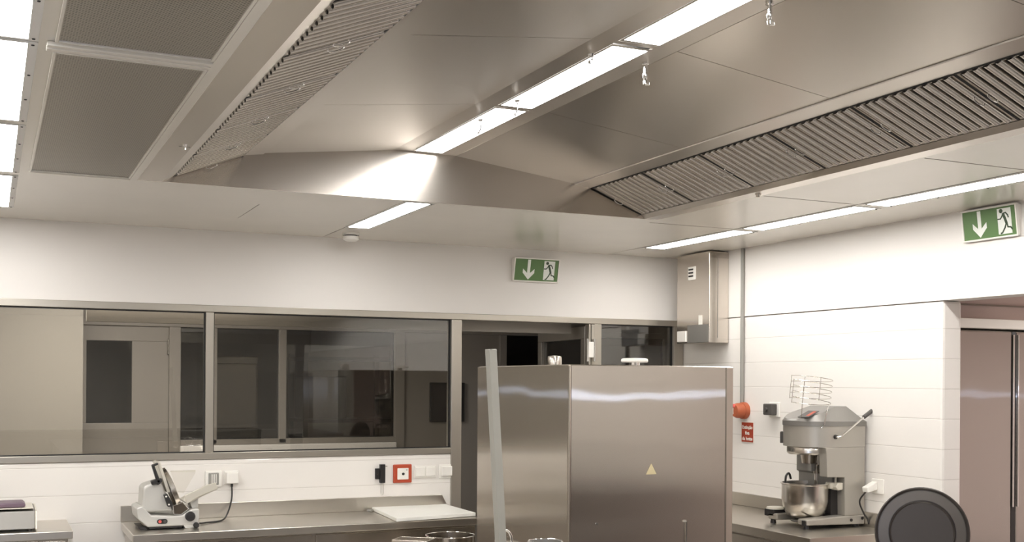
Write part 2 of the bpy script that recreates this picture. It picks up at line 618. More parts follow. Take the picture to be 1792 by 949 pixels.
nb = thing('notice_board', 'black framed notice board on the corridor wall seen through the glazing', 'notice board', (3.28, Y2 - .02, 1.5))
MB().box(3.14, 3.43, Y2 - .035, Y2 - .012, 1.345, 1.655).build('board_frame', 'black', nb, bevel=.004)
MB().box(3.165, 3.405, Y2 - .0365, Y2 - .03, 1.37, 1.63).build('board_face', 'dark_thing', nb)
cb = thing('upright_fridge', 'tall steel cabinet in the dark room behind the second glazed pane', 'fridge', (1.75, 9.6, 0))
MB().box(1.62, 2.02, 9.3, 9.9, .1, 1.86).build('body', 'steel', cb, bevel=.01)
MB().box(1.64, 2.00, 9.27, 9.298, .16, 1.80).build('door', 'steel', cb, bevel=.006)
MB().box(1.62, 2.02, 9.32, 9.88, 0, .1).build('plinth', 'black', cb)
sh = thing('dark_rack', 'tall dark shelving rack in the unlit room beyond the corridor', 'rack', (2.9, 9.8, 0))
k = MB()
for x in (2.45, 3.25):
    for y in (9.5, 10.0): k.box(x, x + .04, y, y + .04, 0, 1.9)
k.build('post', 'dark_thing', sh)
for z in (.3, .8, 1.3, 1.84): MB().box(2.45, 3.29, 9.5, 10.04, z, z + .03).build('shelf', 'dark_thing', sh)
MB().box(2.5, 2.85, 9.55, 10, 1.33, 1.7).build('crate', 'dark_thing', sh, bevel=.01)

# ---- store room on the right
struct('wall_store_back', MB().box(XW + .125, 9, 5.95, 6.05, 0, 2.5), 'pink_wall')
struct('wall_store_far', MB().box(8.9, 9, 0, 6, 0, 2.5), 'pink_wall')
struct('wall_store_near', MB().box(XW + .125, 9, .4, .5, 0, 2.5), 'pink_wall')
struct('wall_store_ceiling', MB().box(XW + .125, 9, .4, 6.05, 2.5, 2.54), 'pink_wall')
struct('trim_5', MB().box(4.9, 8.9, 5.93, 5.95, 2.235, 2.245), 'corridor')
fg = thing('steel_fridge', 'tall two-door steel fridge standing beyond the opening in the right wall', 'fridge', (5.9, 5.45, 0))
MB().box(5.28, 6.62, 5.13, 5.85, .1, 2.005).build('body', 'fridge', fg, bevel=.004)
MB().box(5.28, 6.62, 5.10, 5.85, 2.014, 2.075).build('top_panel', 'label', fg, bevel=.006)
MB().box(5.29, 5.822, 5.085, 5.128, .16, 1.999).build('door', 'fridge', fg, bevel=.01)
MB().box(5.866, 6.60, 5.085, 5.128, .16, 1.999).build('door', 'fridge', fg, bevel=.01)
MB().box(5.826, 5.862, 5.09, 5.13, .16, 1.999).build('centre_strip', 'black', fg, bevel=.002)
k = MB().cyl((5.834, 5.082, .9), (5.834, 5.082, 1.98), .007)
k.build('handle', 'chrome', fg, smooth=True)
MB().cyl((5.874, 5.080, .9), (5.874, 5.080, 1.98), .007).build('handle', 'chrome', fg, smooth=True)
MB().box(5.3, 6.6, 5.15, 5.83, 0, .1).build('plinth', 'black', fg)

# ================================================================ EXTRACTION HOOD
hood = thing('exhaust_hood', 'large recessed brushed-steel extraction hood running down the kitchen ceiling', 'extraction hood', (1.8, 2.0, 2.5))
# left gutter + lip, right gutter + lip
ZP = [(HX0, 2.5), (.655, 2.5), (.704, 2.526)]
g = MB().prism([(HX0, 2.4985), (.655, 2.4985), (.704, 2.526), (.702, 2.529), (.655, 2.505), (HX0, 2.505)], 'y', HY0, HY1)
g.build('gutter', 'hood', hood)
g = MB().prism([(HX1, 2.4985), (3.022, 2.4985), (3.002, 2.518), (3.004, 2.521), (3.024, 2.505), (HX1, 2.505)], 'y', HY0, HY1)
g.build('gutter', 'hood', hood)
# light profile edging the flat panels on the left
MB().box(.527, .556, HY0, HY1, 2.492, 2.4995).build('edge_profile', 'ceil', hood, bevel=.002)
# upper beams above the filters
MB().prism([(1.0, 2.6425), (1.085, 2.654), (1.085, 2.66), (1.0, 2.648)], 'y', HY0, HY1 + .014).build('upper_beam', 'hood', hood)
MB().prism([(2.712, 2.6325), (2.622, 2.642), (2.622, 2.648), (2.712, 2.638)], 'y', HY0, HY1 + .013).build('upper_beam', 'hood', hood)
# sloping inner panels, one sheet per lamp bay
ys = [4.91, 3.965, 3.05, 2.12, 1.19, .26, -.6]
for i in range(6):
    a, b = ys[i + 1] + .0015, ys[i] - .0015 + (.0215 if i == 0 else 0)
    MB().prism([(1.087, 2.6595), (1.684, 2.7285), (1.684, 2.7335), (1.087, 2.6645)], 'y', a, b).build('left_panel', 'hood', hood)
    MB().prism([(2.620, 2.6475), (1.995, 2.7285), (1.995, 2.7335), (2.620, 2.6525)], 'y', a, b).build('right_panel', 'hood', hood)
# lamp channel
lc = MB()
lc.box(1.684, 1.768, HY0, HY1 + .022, 2.7295, 2.735).box(1.912, 1.995, HY0, HY1 + .022, 2.7295, 2.735)
for y in (4.90, 3.96, 3.05, 2.10, 1.15, .2, -.58):
    lc.box(1.768, 1.912, y - .012, y + (.032 if y > 4.8 else .012), 2.7295, 2.735)
lc.build('lamp_channel', 'hood', hood)
# end panel (far) and (near)
prof = [(HX0, 2.499), (HX1, 2.499), (3.0, 2.524), (2.712, 2.64), (2.62, 2.655), (1.99, 2.74), (1.69, 2.74), (1.085, 2.665), (1.0, 2.65), (.704, 2.53)]
e = MB().prism(prof, 'y', HY1 + .0005, HY1 + .012)
for q in e.v: q.y += (q.z - 2.499) * .06      # the panel leans back a little
e.build('end_panel', 'hood_end', hood)
MB().prism(prof, 'y', HY0 - .012, HY0).build('end_panel', 'hood_end', hood)
# outer casing above
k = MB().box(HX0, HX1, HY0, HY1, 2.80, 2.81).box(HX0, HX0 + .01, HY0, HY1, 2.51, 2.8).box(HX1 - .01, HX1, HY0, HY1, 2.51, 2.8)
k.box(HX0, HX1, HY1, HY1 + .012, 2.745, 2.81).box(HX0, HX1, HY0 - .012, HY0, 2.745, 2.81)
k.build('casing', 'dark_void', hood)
# blank covers past the last filters
MB().prism([(.704, 2.527), (1.0, 2.643), (1.0, 2.648), (.704, 2.532)], 'y', HY0, 1.505).build('blank_cover', 'hood', hood)
MB().prism([(3.0, 2.519), (2.712, 2.633), (2.712, 2.638), (3.0, 2.524)], 'y', HY0, 1.65).build('blank_cover', 'hood', hood)


def make_filter(name, label, pitch_y, L, group):
    t = thing(name, label, 'filter', group=group, local=True)
    h = pitch_y / 2 - .005
    f = MB().box(0, .012, -h, h, -.002, .03).box(L - .012, L, -h, h, -.002, .03)
    f.box(.012, L - .012, -h, -h + .010, -.002, .03).box(.012, L - .012, h - .010, h, -.002, .03)
    f.build('frame', 'filter', t)
    MB().box(0, L, -h - .0045, -h - .0002, -.0035, .028).box(0, L, h + .0002, h + .0045, -.0035, .028).box(L - .006, L + .001, -h, h, -.0045, -.0021).build('seal', 'gasket', t)
    n = 10
    b = MB()
    w_ = (2 * h - .02) / n
    for i in range(n):
        y = -h + .01 + w_ * (i + .5)
        r = w_ * .31
        arc = [(y - r, .012)] + [(y - r * math.cos(a), -.001 - .009 * math.sin(a)) for a in [PI * j / 6 for j in range(7)]] + [(y + r, .012)]
        inner = [(p[0] * 1.0 + (y - p[0]) * .14, p[1] + .0015) for p in reversed(arc)]
        b.prism(arc + inner, 'x', .008, L - .008)
    b.build('baffle', 'filter', t, smooth=True)
    b = MB()
    for i in range(n + 1):
        y = -h + .01 + w_ * i
        r = w_ * .36
        lo, hi = max(y - r, -h + .01), min(y + r, h - .01)
        b.box(.008, L - .008, lo, hi, .022, .0235)
    b.build('rear_baffle', 'charcoal', t)  # charcoal colour puts the shade of the gaps into the rear baffles
    for s in (-1, 1):
        y = s * (h - .022)
        c = MB().tube(spline([(L * .43, y, -.004), (L * .43, y, -.015), (L * .5, y, -.019), (L * .57, y, -.015), (L * .57, y, -.004)], 5), .0022, 8)
        c.build('handle', 'chrome', t, smooth=True)
    return t


order = ['first', 'second', 'third', 'fourth', 'fifth', 'sixth', 'seventh', 'eighth']
LL = math.hypot(1.0 - .704, 2.645 - 2.528)
thL = math.atan2(2.645 - 2.528, 1.0 - .704)
p0 = None
for i in range(7):
    y = 4.91 - .485 * (i + .5)
    if p0 is None:
        p0 = make_filter('baffle_filter', '', .485, LL, 'baffle filters on the left side of the hood')
        o = p0
    else:
        o = copy_tree(p0)
    o.location = (.704, y, 2.5285)
    o.rotation_euler = (0, -thL, 0)
    o['label'] = 'steel baffle filter in the left bank of the hood, %s from its far end' % order[i]
LR = math.hypot(3.0 - 2.712, 2.635 - 2.521)
thR = math.atan2(2.635 - 2.521, 3.0 - 2.712)
p1 = None
for i in range(7):
    y = 4.91 - .4625 * (i + .5)
    if p1 is None:
        p1 = make_filter('baffle_filter', '', .4625, LR, 'baffle filters on the right side of the hood')
        o = p1
    else:
        o = copy_tree(p1)
    o.location = (3.0, y, 2.5215)
    o.rotation_euler = (0, -thR, PI)
    o['label'] = 'steel baffle filter in the right bank of the hood, %s from its far end' % order[i]

# ================================================================ LAMPS
screw_me = MB().lathe([(0, 0), (.0045, 0), (.0035, -.002), (0, -.0025)], (0, 0, 0), (0, 0, 1), 10)


def lamp(label, x0, x1, y0, y1, z, glow, group, fl=.006, screws=True, fw=.024):
    t = thing('ceiling_light', label, 'ceiling light', ((x0 + x1) / 2, (y0 + y1) / 2, z), group=group)
    f = MB()
    f.box(x0 - fw, x0, y0 - fl * 2, y1 + fl * 2, z - .003, z + .0).box(x1, x1 + fw, y0 - fl * 2, y1 + fl * 2, z - .003, z + .0)
    f.box(x0, x1, y0 - fl * 2, y0, z - .003, z + .0).box(x0, x1, y1, y1 + fl * 2, z - .003, z + .0)
    f.build('frame', 'lamp_frame' if screws else 'hood', t, bevel=.001)
    MB().box(x0, x1, y0, y1, z - .0018, z - .0003).build('diffuser', glow, t)
    if screws:
        for xx in (x0 - fw * .5, x1 + fw * .5):
            for q in (.01, .34, .66, .99):
                s = MB(Matrix.Translation((xx, y0 + (y1 - y0) * q, z - .003)))
                s.add([tuple(v) for v in screw_me.v], screw_me.f)
                s.build('screw', 'gasket', t)
    return t


G1 = 'recessed lights in the left ceiling strip'
for y0, y1, s in ((5.055, 5.972, 'nearest the glazed wall'), (4.035, 4.95, 'second from the glazed wall'),
                  (3.03, 3.957, 'third from the glazed wall'), (2.07, 2.992, 'fourth from the glazed wall')):
    lamp('bright light at the left photo edge, ' + s, -.075, .084, y0, y1, ZC, 'lamp', G1)
for y0, y1 in ((1.1, 2.02), (.13, 1.05), (-.84, .08), (-1.81, -.89)):
    t = lamp('bright white recessed light of the left ceiling strip behind the viewpoint', -.075, .084, y0, y1, ZC, 'lamp', G1)
for y0, y1 in ((4.0, 4.92), (3.0, 3.92), (2.0, 2.92), (1.0, 1.92), (0, .92), (-1.0, -.08), (-2, -1.08)):  # unseen lamp strip added to brighten the left side and its reflections
    lamp('white light of an added, unseen far left ceiling strip', -2.35, -2.19, y0, y1, ZC, 'lamp', G1)
G3 = 'recessed lights in the right ceiling strip'
for y0, y1, s in ((5.06, 5.962, 'farthest, above the duct box'), (4.115, 4.972, 'in the middle of its strip'),
                  (3.17, 4.035, 'above the right exit sign')):
    lamp('thin white light in the right ceiling strip, ' + s, 3.682, 3.808, y0, y1, ZC, 'lamp', G3)
for y0, y1 in ((2.22, 3.09), (1.27, 2.14), (.32, 1.19), (-.63, .24), (-1.58, -.71)):
    lamp('thin white recessed light of the right ceiling strip behind the viewpoint', 3.682, 3.808, y0, y1, ZC, 'lamp', G3)
lamp('short white recessed light in the flat ceiling between hood and glazed wall', 1.762, 1.876, 4.955, 5.90, ZC, 'lamp', None, fw=.018)
G2 = 'lights down the ridge of the hood'
for y0, y1, s in ((3.985, 4.885, 'farthest, touching the end panel'), (3.085, 3.935, 'middle one of the three'),
                  (2.13, 3.015, 'nearest, at the top edge')):
    lamp('glowing light on the hood ridge, ' + s, 1.777, 1.906, y0, y1, 2.7295, 'lamp_c', G2, screws=False, fw=.008)
for y0, y1 in ((1.18, 2.06), (.23, 1.11), (-.55, .16)):
    lamp('glowing white light along the ridge of the hood, behind the viewpoint', 1.777, 1.906, y0, y1, 2.7295, 'lamp_c', G2, screws=False, fw=.008)

# ================================================================ FLAT PERFORATED PANELS (left)
for y0, y1, lab in ((3.075, 4.86, 'large smooth-looking grey perforated air panel at the far end left of the hood'),
                    (1.30, 2.965, 'grey perforated air panel at the top left corner of the photo')):
    t = thing('air_inlet_panel', lab, 'ceiling panel', (.335, (y0 + y1) / 2, ZC), group='perforated air panels left of the hood')
    MB().box(.152, .518, y0, y1, ZC - .004, ZC - .001).build('perforated_sheet', 'perf', t)
    k = MB().box(.144, .152, y0 - .008, y1 + .008, ZC - .008, ZC - .001).box(.518, .526, y0 - .008, y1 + .008, ZC - .008, ZC - .001)
    k.box(.152, .518, y0 - .008, y0, ZC - .008, ZC - .001).box(.152, .518, y1, y1 + .008, ZC - .008, ZC - .001)
    k.build('rim', 'ceil', t, bevel=.001)
rb = struct('trim_6', MB().box(.126, .527, 2.99, 3.012, ZC - .012, ZC).box(.126, .527, 3.022, 3.046, ZC - .012, ZC).box(.142, .527, 4.885, 4.905, ZC - .01, ZC), 'ceil', bevel=.003)


# ================================================================ NOZZLES
def nozzle(name, label, x, y, z, L=.07, r=.009, thin=False):
    t = thing(name, label, 'nozzle', (x, y, z))
    if thin:
        MB().tube(spline([(x, y, z), (x + .003, y, z - L * .4), (x - .002, y, z - L * .8), (x - .006, y, z - L)], 6), .0035, 8).build('stem', 'chrome', t, smooth=True)
        MB().lathe([(0, 0), (.012, 0), (.008, -.008), (0, -.008)], (x, y, z), (0, 0, 1), 16).build('rose', 'chrome', t, smooth=True)
        MB().lathe([(0, 0), (.006, -.003), (.006, -.012), (0, -.015)], (x - .006, y, z - L + .012), (0, 0, 1), 12).build('tip', 'chrome', t, smooth=True)
        return t
    MB().lathe([(0, 0), (r * 1.3, 0), (r * 1.3, -.006), (r * .8, -.009), (r * .8, -L * .5), (0, -L * .5)], (x, y, z), (0, 0, 1), 16).build('stem', 'chrome', t, smooth=True)
    MB().lathe([(0, 0), (r, 0), (r * 1.15, -L * .1), (r * .6, -L * .3), (r * .9, -L * .36), (r * .8, -L * .5), (0, -L * .52)], (x, y, z - L * .48), (0, 0, 1), 16).build('nozzle_head', 'chrome', t, smooth=True)
    MB().tube([(x + r, y, z - L * .8), (x + r + .008, y, z - L * .85), (x + r + .008, y, z - L * .97), (x, y, z - L)], .0018, 8).build('guard', 'chrome', t, smooth=True)
    return t


nozzle('spray_nozzle', 'chrome spray nozzle hanging right of the hood lights, lower of the two there', 1.968, 3.20, 2.729, .075)
nozzle('spray_nozzle', 'chrome spray nozzle at the top edge of the photo right of the hood lights', 1.968, 2.545, 2.729, .062)
nozzle('sensor_rod', 'thin chrome rod hanging in front of the farthest hood light', 1.80, 4.19, 2.729, .06, thin=True)
nozzle('sensor_rod', 'thin chrome rod hanging at the joint of two hood lights', 1.80, 3.84, 2.729, .06, thin=True)
nozzle('sensor_rod', 'small chrome rod end at the upper rim of the middle hood light', 1.765, 3.20, 2.729, .03, thin=True)
t = thing('spray_nozzle', 'small chrome nozzle set in the broad beam left of the filters', 'nozzle', (.64, 4.10, 2.5))
MB().lathe([(0, 0), (.011, 0), (.010, -.008), (.004, -.012), (.004, -.018), (0, -.02)], (.625, 4.1, 2.499), (0, 0, 1), 16).build('nozzle_head', 'chrome', t, smooth=True)
MB().box(.605, .645, 4.096, 4.104, 2.490, 2.493).build('deflector', 'chrome', t)
t = thing('gutter_plug', 'small steel drain plug under the right-hand hood gutter', 'drain plug', (3.06, 4.03, 2.5))
MB().lathe([(0, 0), (.010, 0), (.010, -.012), (.007, -.016), (0, -.016)], (3.06, 4.03, 2.499), (0, 0, 1), 16).build('plug', 'steel_plain', t, smooth=True)
MB().lathe([(.0105, -.004), (.014, -.004), (.014, 0), (.0105, 0)], (3.06, 4.03, 2.499), (0, 0, 1), 16).build('collar', 'steel_plain', t, smooth=True)

t = thing('smoke_detector', 'small white smoke detector on the ceiling above the glazed wall', 'smoke detector', (1.855, 6.16, 2.5))
MB().lathe([(0, 0), (.048, 0), (.048, -.012), (0, -.012)], (1.855, 6.16, 2.5), (0, 0, 1), 28).build('base', 'white_plastic', t, smooth=True)
MB().lathe([(0, 0), (.036, 0), (.036, -.006), (0, -.006)], (1.855, 6.16, 2.488), (0, 0, 1), 28).build('vent_gap', 'gasket', t, smooth=True)
MB().lathe([(0, 0), (.046, 0), (.044, -.018), (.030, -.027), (0, -.027)], (1.855, 6.16, 2.482), (0, 0, 1), 28).build('cap', 'white_plastic', t, smooth=True)


# ================================================================ EXIT SIGNS
def exit_sign(label, loc, rz, tilt, W=.318, H=.148):
    t = thing('exit_sign', label, 'exit sign', loc, (0, 0, rz), group='green exit signs', local=True)
    # local: x right, z up, -y out of the wall; origin bottom centre on the wall
    MB().prism([(0, .004), (0, H - .004), (-.012 - tilt, H), (-.012, 0)], 'x', -W / 2, W / 2).build('housing', 'white_plastic', t, bevel=.003)
    ang = math.atan2(tilt, H)
    R = Matrix.Translation((0, -.0125, 0)) @ Matrix.Rotation(ang, 4, 'X')
    hh = math.hypot(H, tilt)
    f = MB(R)
    b = .008
    f.box(-W / 2, W / 2, -.006, 0, 0, b).box(-W / 2, W / 2, -.006, 0, hh - b, hh)
    f.box(-W / 2, -W / 2 + b, -.006, 0, b, hh - b).box(W / 2 - b, W / 2, -.006, 0, b, hh - b)
    f.build('bezel', 'white_plastic', t, bevel=.001)
    MB(R).box(-W / 2 + b, W / 2 - b, -.002, 0, b, hh - b).build('panel', 'sign_green', t)
    a = MB(R)
    ax = -.055
    a.prism([(ax - .010, hh - .012), (ax + .010, hh - .012), (ax + .010, .055), (ax + .040, .082), (ax + .040, .056), (ax, .014), (ax - .040, .056), (ax - .040, .082), (ax - .010, .055)][::-1], 'y', -.0032, -.0021)
    a.build('arrow', 'sign_white', t)
    MB(R).box(.050, .126, -.0030, -.0021, .016, hh - .016).build('doorway', 'sign_white', t)
    m = MB(R)

    def stroke(pts, wd):
        for (x0, z0), (x1, z1) in zip(pts, pts[1:]):
            d = Vector((x1 - x0, z1 - z0)); d.normalize()
            n = Vector((-d.y, d.x)) * wd / 2
            e = d * wd * .3
            m.prism([(x0 - e.x + n.x, z0 - e.y + n.y), (x1 + e.x + n.x, z1 + e.y + n.y), (x1 + e.x - n.x, z1 + e.y - n.y), (x0 - e.x - n.x, z0 - e.y - n.y)], 'y', -.0040, -.0031)
    m.prism([(.072 + .010 * math.cos(2 * PI * i / 14), .122 + .010 * math.sin(2 * PI * i / 14)) for i in range(14)], 'y', -.0040, -.0031)
    stroke([(.083, .108), (.092, .085), (.098, .066)], .013)
    stroke([(.083, .110), (.098, .112), (.108, .100), (.111, .090)], .006)
    stroke([(.083, .108), (.072, .092), (.066, .086), (.052, .086)], .006)
    stroke([(.098, .066), (.088, .044), (.072, .022), (.064, .020)], .007)
    stroke([(.100, .068), (.105, .046), (.120, .044), (.128, .034)], .007)
    m.build('running_figure', 'sign_dark', t)
    return t


exit_sign('green exit sign with white arrow and running figure above the glazed wall', (3.128, YW, 2.296), 0, .032)
exit_sign('green exit sign on the right wall just under the ceiling at the photo edge', (XW - .004, 3.812, 2.343), -PI / 2, .020)

# ================================================================ DUCT BOX, CONDUIT, RIGHT WALL FITTINGS
t = thing('duct_box', 'tall stainless steel duct box fixed high in the corner of the right wall', 'duct', (4.16, 6.05, 1.92))
MB().box(4.088, XW - .0045, 5.872, 6.235, 1.92, 2.492).build('casing', 'hood_end', t, bevel=.003)
MB().box(4.150, 4.153, 5.8705, 5.8725, 1.95, 2.47).build('seam', 'mixer_dark', t)
MB().box(4.09, XW - .006, 5.8700, 5.8725, 2.452, 2.486).build('top_fold', 'steel_plain', t)
k = MB()
k.box(4.084, 4.089, 6.02, 6.105, 2.325, 2.41)
k.build('vent_plate', 'white_plastic', t, bevel=.002)
k = MB()
for z in (2.345, 2.366, 2.387): k.box(4.0825, 4.0845, 6.045, 6.097, z, z + .010)
k.build('vent_slots', 'gasket', t)
MB().box(4.086, 4.0885, 5.945, 5.985, 1.975, 2.095).build('paper_tag', 'label', t)
MB().box(4.075, 4.0885, 6.115, 6.215, 1.93, 2.0).build('switch_plate', 'white_plastic', t, bevel=.003)
MB().box(4.0855, 4.0885, 5.88, 6.11, 1.923, 2.035).build('lower_band', 'mixer_dark', t)

k = MB().cyl((4.226, 5.715, 1.50), (4.226, 5.715, 2.499), .0125, 16)
cd = tag(k.build('conduit', 'grey_plastic', smooth=True), 'grey vertical conduit pipe running from the ceiling to the red bell', 'pipe')
cd['_'] = 0; del cd['_']

t = thing('fire_bell', 'round orange-red alarm sounder at the foot of the wall conduit', 'alarm', (4.24, 5.70, 1.495))
MB().lathe([(0, 0), (.052, 0), (.052, .02), (.050, .03), (0, .03)], (4.24, 5.70, 1.497), (-1, 0, 0), 32).build('base', 'orange', t, smooth=True)
MB().lathe([(0, .03), (.047, .03), (.046, .065), (.036, .082), (0, .086)], (4.24, 5.70, 1.497), (-1, 0, 0), 32).build('dome', 'orange', t, smooth=True)
MB().box(4.135, 4.158, 5.705, 5.735, 1.475, 1.515).build('label_plate', 'label', t, bevel=.002)
MB().tube(spline([(4.16, 5.74, 1.535), (4.125, 5.75, 1.53), (4.115, 5.75, 1.49), (4.125, 5.745, 1.465), (4.16, 5.73, 1.46)], 5), .004, 8).build('bracket', 'red', t, smooth=True)
MB().lathe([(0, 0), (.014, 0), (.010, .012), (0, .014)], (4.155, 5.70, 1.525), (-1, 0, .3), 16).build('lens', 'red_button', t, smooth=True)

# red sign under the bell
t = thing('fire_sign', 'small red sign with white writing on the tiles below the alarm sounder', 'sign', (XW, 5.672, 1.30), (0, 0, -PI / 2), local=True)
MB().box(-.062, .062, -.003, 0, 0, .128).build('sign_border', 'label', t)
MB().box(-.058, .058, -.004, -.003, .004, .124).build('sign_plate', 'sign_red', t)
for s, z in (('Extinção', .085), ('fixa', .050), ('da hotte', .015)):
    text_mesh('lettering', s, .030, 'sign_white', t, (0, -.0044, z), bold=.0006)

t = thing('wall_switch', 'black rotary switch block on a white plate on the tiled right wall', 'switch', (XW, 5.41, 1.51))
MB().box(4.228, 4.24, 5.355, 5.45, 1.465, 1.555).build('back_plate', 'white_plastic', t, bevel=.004)
MB().box(4.185, 4.228, 5.375, 5.455, 1.478, 1.545).build('switch_body', 'charcoal', t, bevel=.006)
MB().cyl((4.185, 5.42, 1.512), (4.172, 5.42, 1.512), .012).build('knob', 'charcoal', t, smooth=True)

t = thing('wall_socket', 'white wall socket with angled plug to the right of the mixer', 'socket', (XW, 4.55, 1.13))
MB().box(4.23, 4.24, 4.505, 4.59, 1.09, 1.168).build('back_plate', 'white_plastic', t, bevel=.003)
MB().prism([(4.23, 1.155), (4.16, 1.125), (4.165, 1.098), (4.23, 1.11)], 'y', 4.545, 4.585).build('plug', 'white_plastic', t, bevel=.004)
pc = MB().tube(spline([(4.168, 4.565, 1.10), (4.160, 4.60, 1.05), (4.185, 4.60, .99), (4.215, 4.60, .95), (4.222, 4.60, .925)], 8), .0045, 8)
tag(pc.build('power_cord', 'black', smooth=True), 'black cord dropping from the white plug behind the mixer', 'cord')

# ================================================================ WINDOW WALL FITTINGS
yf = YW - .012


def plate(mb, x0, x1, z0, z1, d=.012, y=yf):
    return mb.box(x0, x1, y - d, y, z0, z1)


t = thing('covered_socket', 'wall socket with clear grey hinged cover behind the slicer', 'socket', (1.13, yf, 1.11))
plate(MB(), 1.095, 1.185, 1.07, 1.16).build('back_plate', 'white_plastic', t, bevel=.003)
plate(MB(), 1.112, 1.168, 1.082, 1.15, .018).build('cover', 'grey_plastic', t, bevel=.004)
k = MB()
for x in (1.128, 1.139, 1.150): plate(k, x, x + .005, 1.09, 1.142, .0195)
k.build('ribs', 'white_plastic', t)
t = thing('plug_box', 'white square wall plug with a black cord hanging from it', 'plug', (1.235, yf, 1.12))
plate(MB(), 1.205, 1.272, 1.088, 1.152, .045).build('body', 'white_plastic', t, bevel=.006)
plate(MB(), 1.198, 1.279, 1.083, 1.158, .008).build('back_plate', 'white_plastic', t, bevel=.003)
MB().cyl((1.238, yf - .025, 1.088), (1.238, yf - .025, 1.07), .007).build('strain_relief', 'black', t, smooth=True)
t = MB().tube(spline([(1.238, yf - .025, 1.07), (1.236, yf - .03, 1.0), (1.20, yf - .10, .93), (1.15, yf - .2, .906), (1.06, yf - .26, .906), (1.02, yf - .30, .908), (1.001, yf - .31, .915)], 10), .0045, 8)
tag(t.build('power_cord', 'black', smooth=True), 'black cord curving from the white wall plug down to the slicer', 'cord')

t = thing('probe_holder', 'black knife and probe holder with wire loop on the sill wall', 'holder', (2.11, yf, 1.12))
plate(MB(), 2.105, 2.137, 1.062, 1.172, .025).build('body', 'black', t, bevel=.003)
plate(MB(), 2.078, 2.105, 1.085, 1.148, .018).build('side_block', 'black', t, bevel=.003)
MB().tube(spline([(2.115, yf - .01, 1.062), (2.114, yf - .01, 1.0), (2.121, yf - .01, .99), (2.128, yf - .01, 1.0), (2.127, yf - .01, 1.062)], 6), .0018, 6).build('wire_loop', 'chrome', t, smooth=True)
MB().box(2.088, 2.094, yf - .0195, yf - .017, 1.11, 1.118).build('screw', 'chrome', t)
MB().cyl((2.137, yf - .012, 1.16), (2.152, yf - .012, 1.16), .003).build('pin', 'chrome', t)

t = thing('alarm_button', 'square red-framed alarm call point on the white sill wall', 'alarm button', (2.25, yf, 1.11))
plate(MB(), 2.190, 2.306, 1.058, 1.168, .016).build('frame', 'red', t, bevel=.005)
plate(MB(), 2.214, 2.284, 1.078, 1.146, .021).build('panel', 'white_plastic', t, bevel=.003)
MB().cyl((2.249, yf - .021, 1.112), (2.249, yf - .025, 1.112), .008).build('button', 'black', t)
MB().box(2.268, 2.275, yf - .0218, yf - .0205, 1.132, 1.138).build('keyhole', 'grey_plastic', t)
t = thing('double_switch', 'white double rocker switch right of the red call point', 'switch', (2.40, yf, 1.12))
plate(MB(), 2.325, 2.466, 1.083, 1.156, .008).build('back_plate', 'white_plastic', t, bevel=.003)
for a in (2.332, 2.397): plate(MB(), a, a + .061, 1.092, 1.148, .013).build('rocker', 'white_plastic', t, bevel=.003)
t = thing('single_switch', 'white single switch nearest the door end of the sill wall', 'switch', (2.53, yf, 1.12))
plate(MB(), 2.485, 2.58, 1.075, 1.16, .006).build('back_plate', 'white_plastic', t, bevel=.003)
plate(MB(), 2.498, 2.567, 1.09, 1.15, .016).build('rocker', 'white_plastic', t, bevel=.004)

# ================================================================ WINDOW WALL COUNTER
t = thing('work_table', 'long stainless steel worktop with upstand under the glazed wall', 'worktop', (1.6, 6.1, 0))
MB().box(.65, 2.525, 5.815, yf - .02, .86, .90).build('worktop', 'worktop', t, bevel=.004)
MB().prism([(.65, .9), (.65, .985), (2.50, .978), (2.525, .93), (2.525, .9)], 'y', yf - .02, yf - .001).build('upstand', 'worktop', t, bevel=.002)
MB().box(.67, 2.50, 5.86, yf - .03, .30, .86).build('cabinet', 'steel', t)
MB().box(.68, 1.56, 5.845, 5.86, .31, .85).build('door', 'steel', t, bevel=.003)
MB().box(1.58, 2.49, 5.845, 5.86, .31, .85).build('door', 'steel', t, bevel=.003)
for x in (.70, 2.44):
    for y in (5.88, 6.3): MB().box(x, x + .04, y, y + .04, 0, .30).build('leg', 'steel_plain', t)
# wall part right of worktop is bare down to the floor

t = thing('side_table', 'short stainless steel table end at the lower left corner of the photo', 'worktop', (-.4, 6.1, 0))
MB().box(-1.5, .381, 5.90, yf - .001, .885, .925).build('worktop', 'worktop', t, bevel=.004)
MB().box(-1.48, .36, 5.93, yf - .02, .2, .885).build('cabinet', 'steel', t)
MB().box(-.6, .35, 5.915, 5.93, .22, .875).build('door', 'steel', t, bevel=.003)
for x in (-1.45, .30):
    for y in (5.95, 6.3): MB().box(x, x + .04, y, y + .04, 0, .2).build('leg', 'steel_plain', t)

t = thing('sealing_machine', 'grey steel sealing machine with mauve cushion on the left table', 'machine', (-.1, 6.1, .925))
MB().prism([(5.955, .935), (5.985, 1.02), (6.25, 1.03), (6.27, .935)], 'x', -.35, .212).build('body', 'mixer_dark', t, bevel=.004)
MB().prism([(5.955, .933), (5.985, 1.02), (6.25, 1.03), (6.27, .933)], 'x', .2125, .222).build('side_plate', 'machine_light', t, bevel=.003)
MB().box(-.35, .205, 5.985, 6.24, 1.031, 1.036).build('top_rim', 'machine_light', t, bevel=.002)
MB().prism([(-.35, 1.037), (.165, 1.037), (.172, 1.05), (.158, 1.062), (-.35, 1.056)], 'y', 6.0, 6.15).build('cushion', 'mauve', t, bevel=.006)
for x in (-.33, .19):
    for y in (5.97, 6.24): MB().cyl((x, y, .925), (x, y, .936), .009).build('foot', 'black', t)

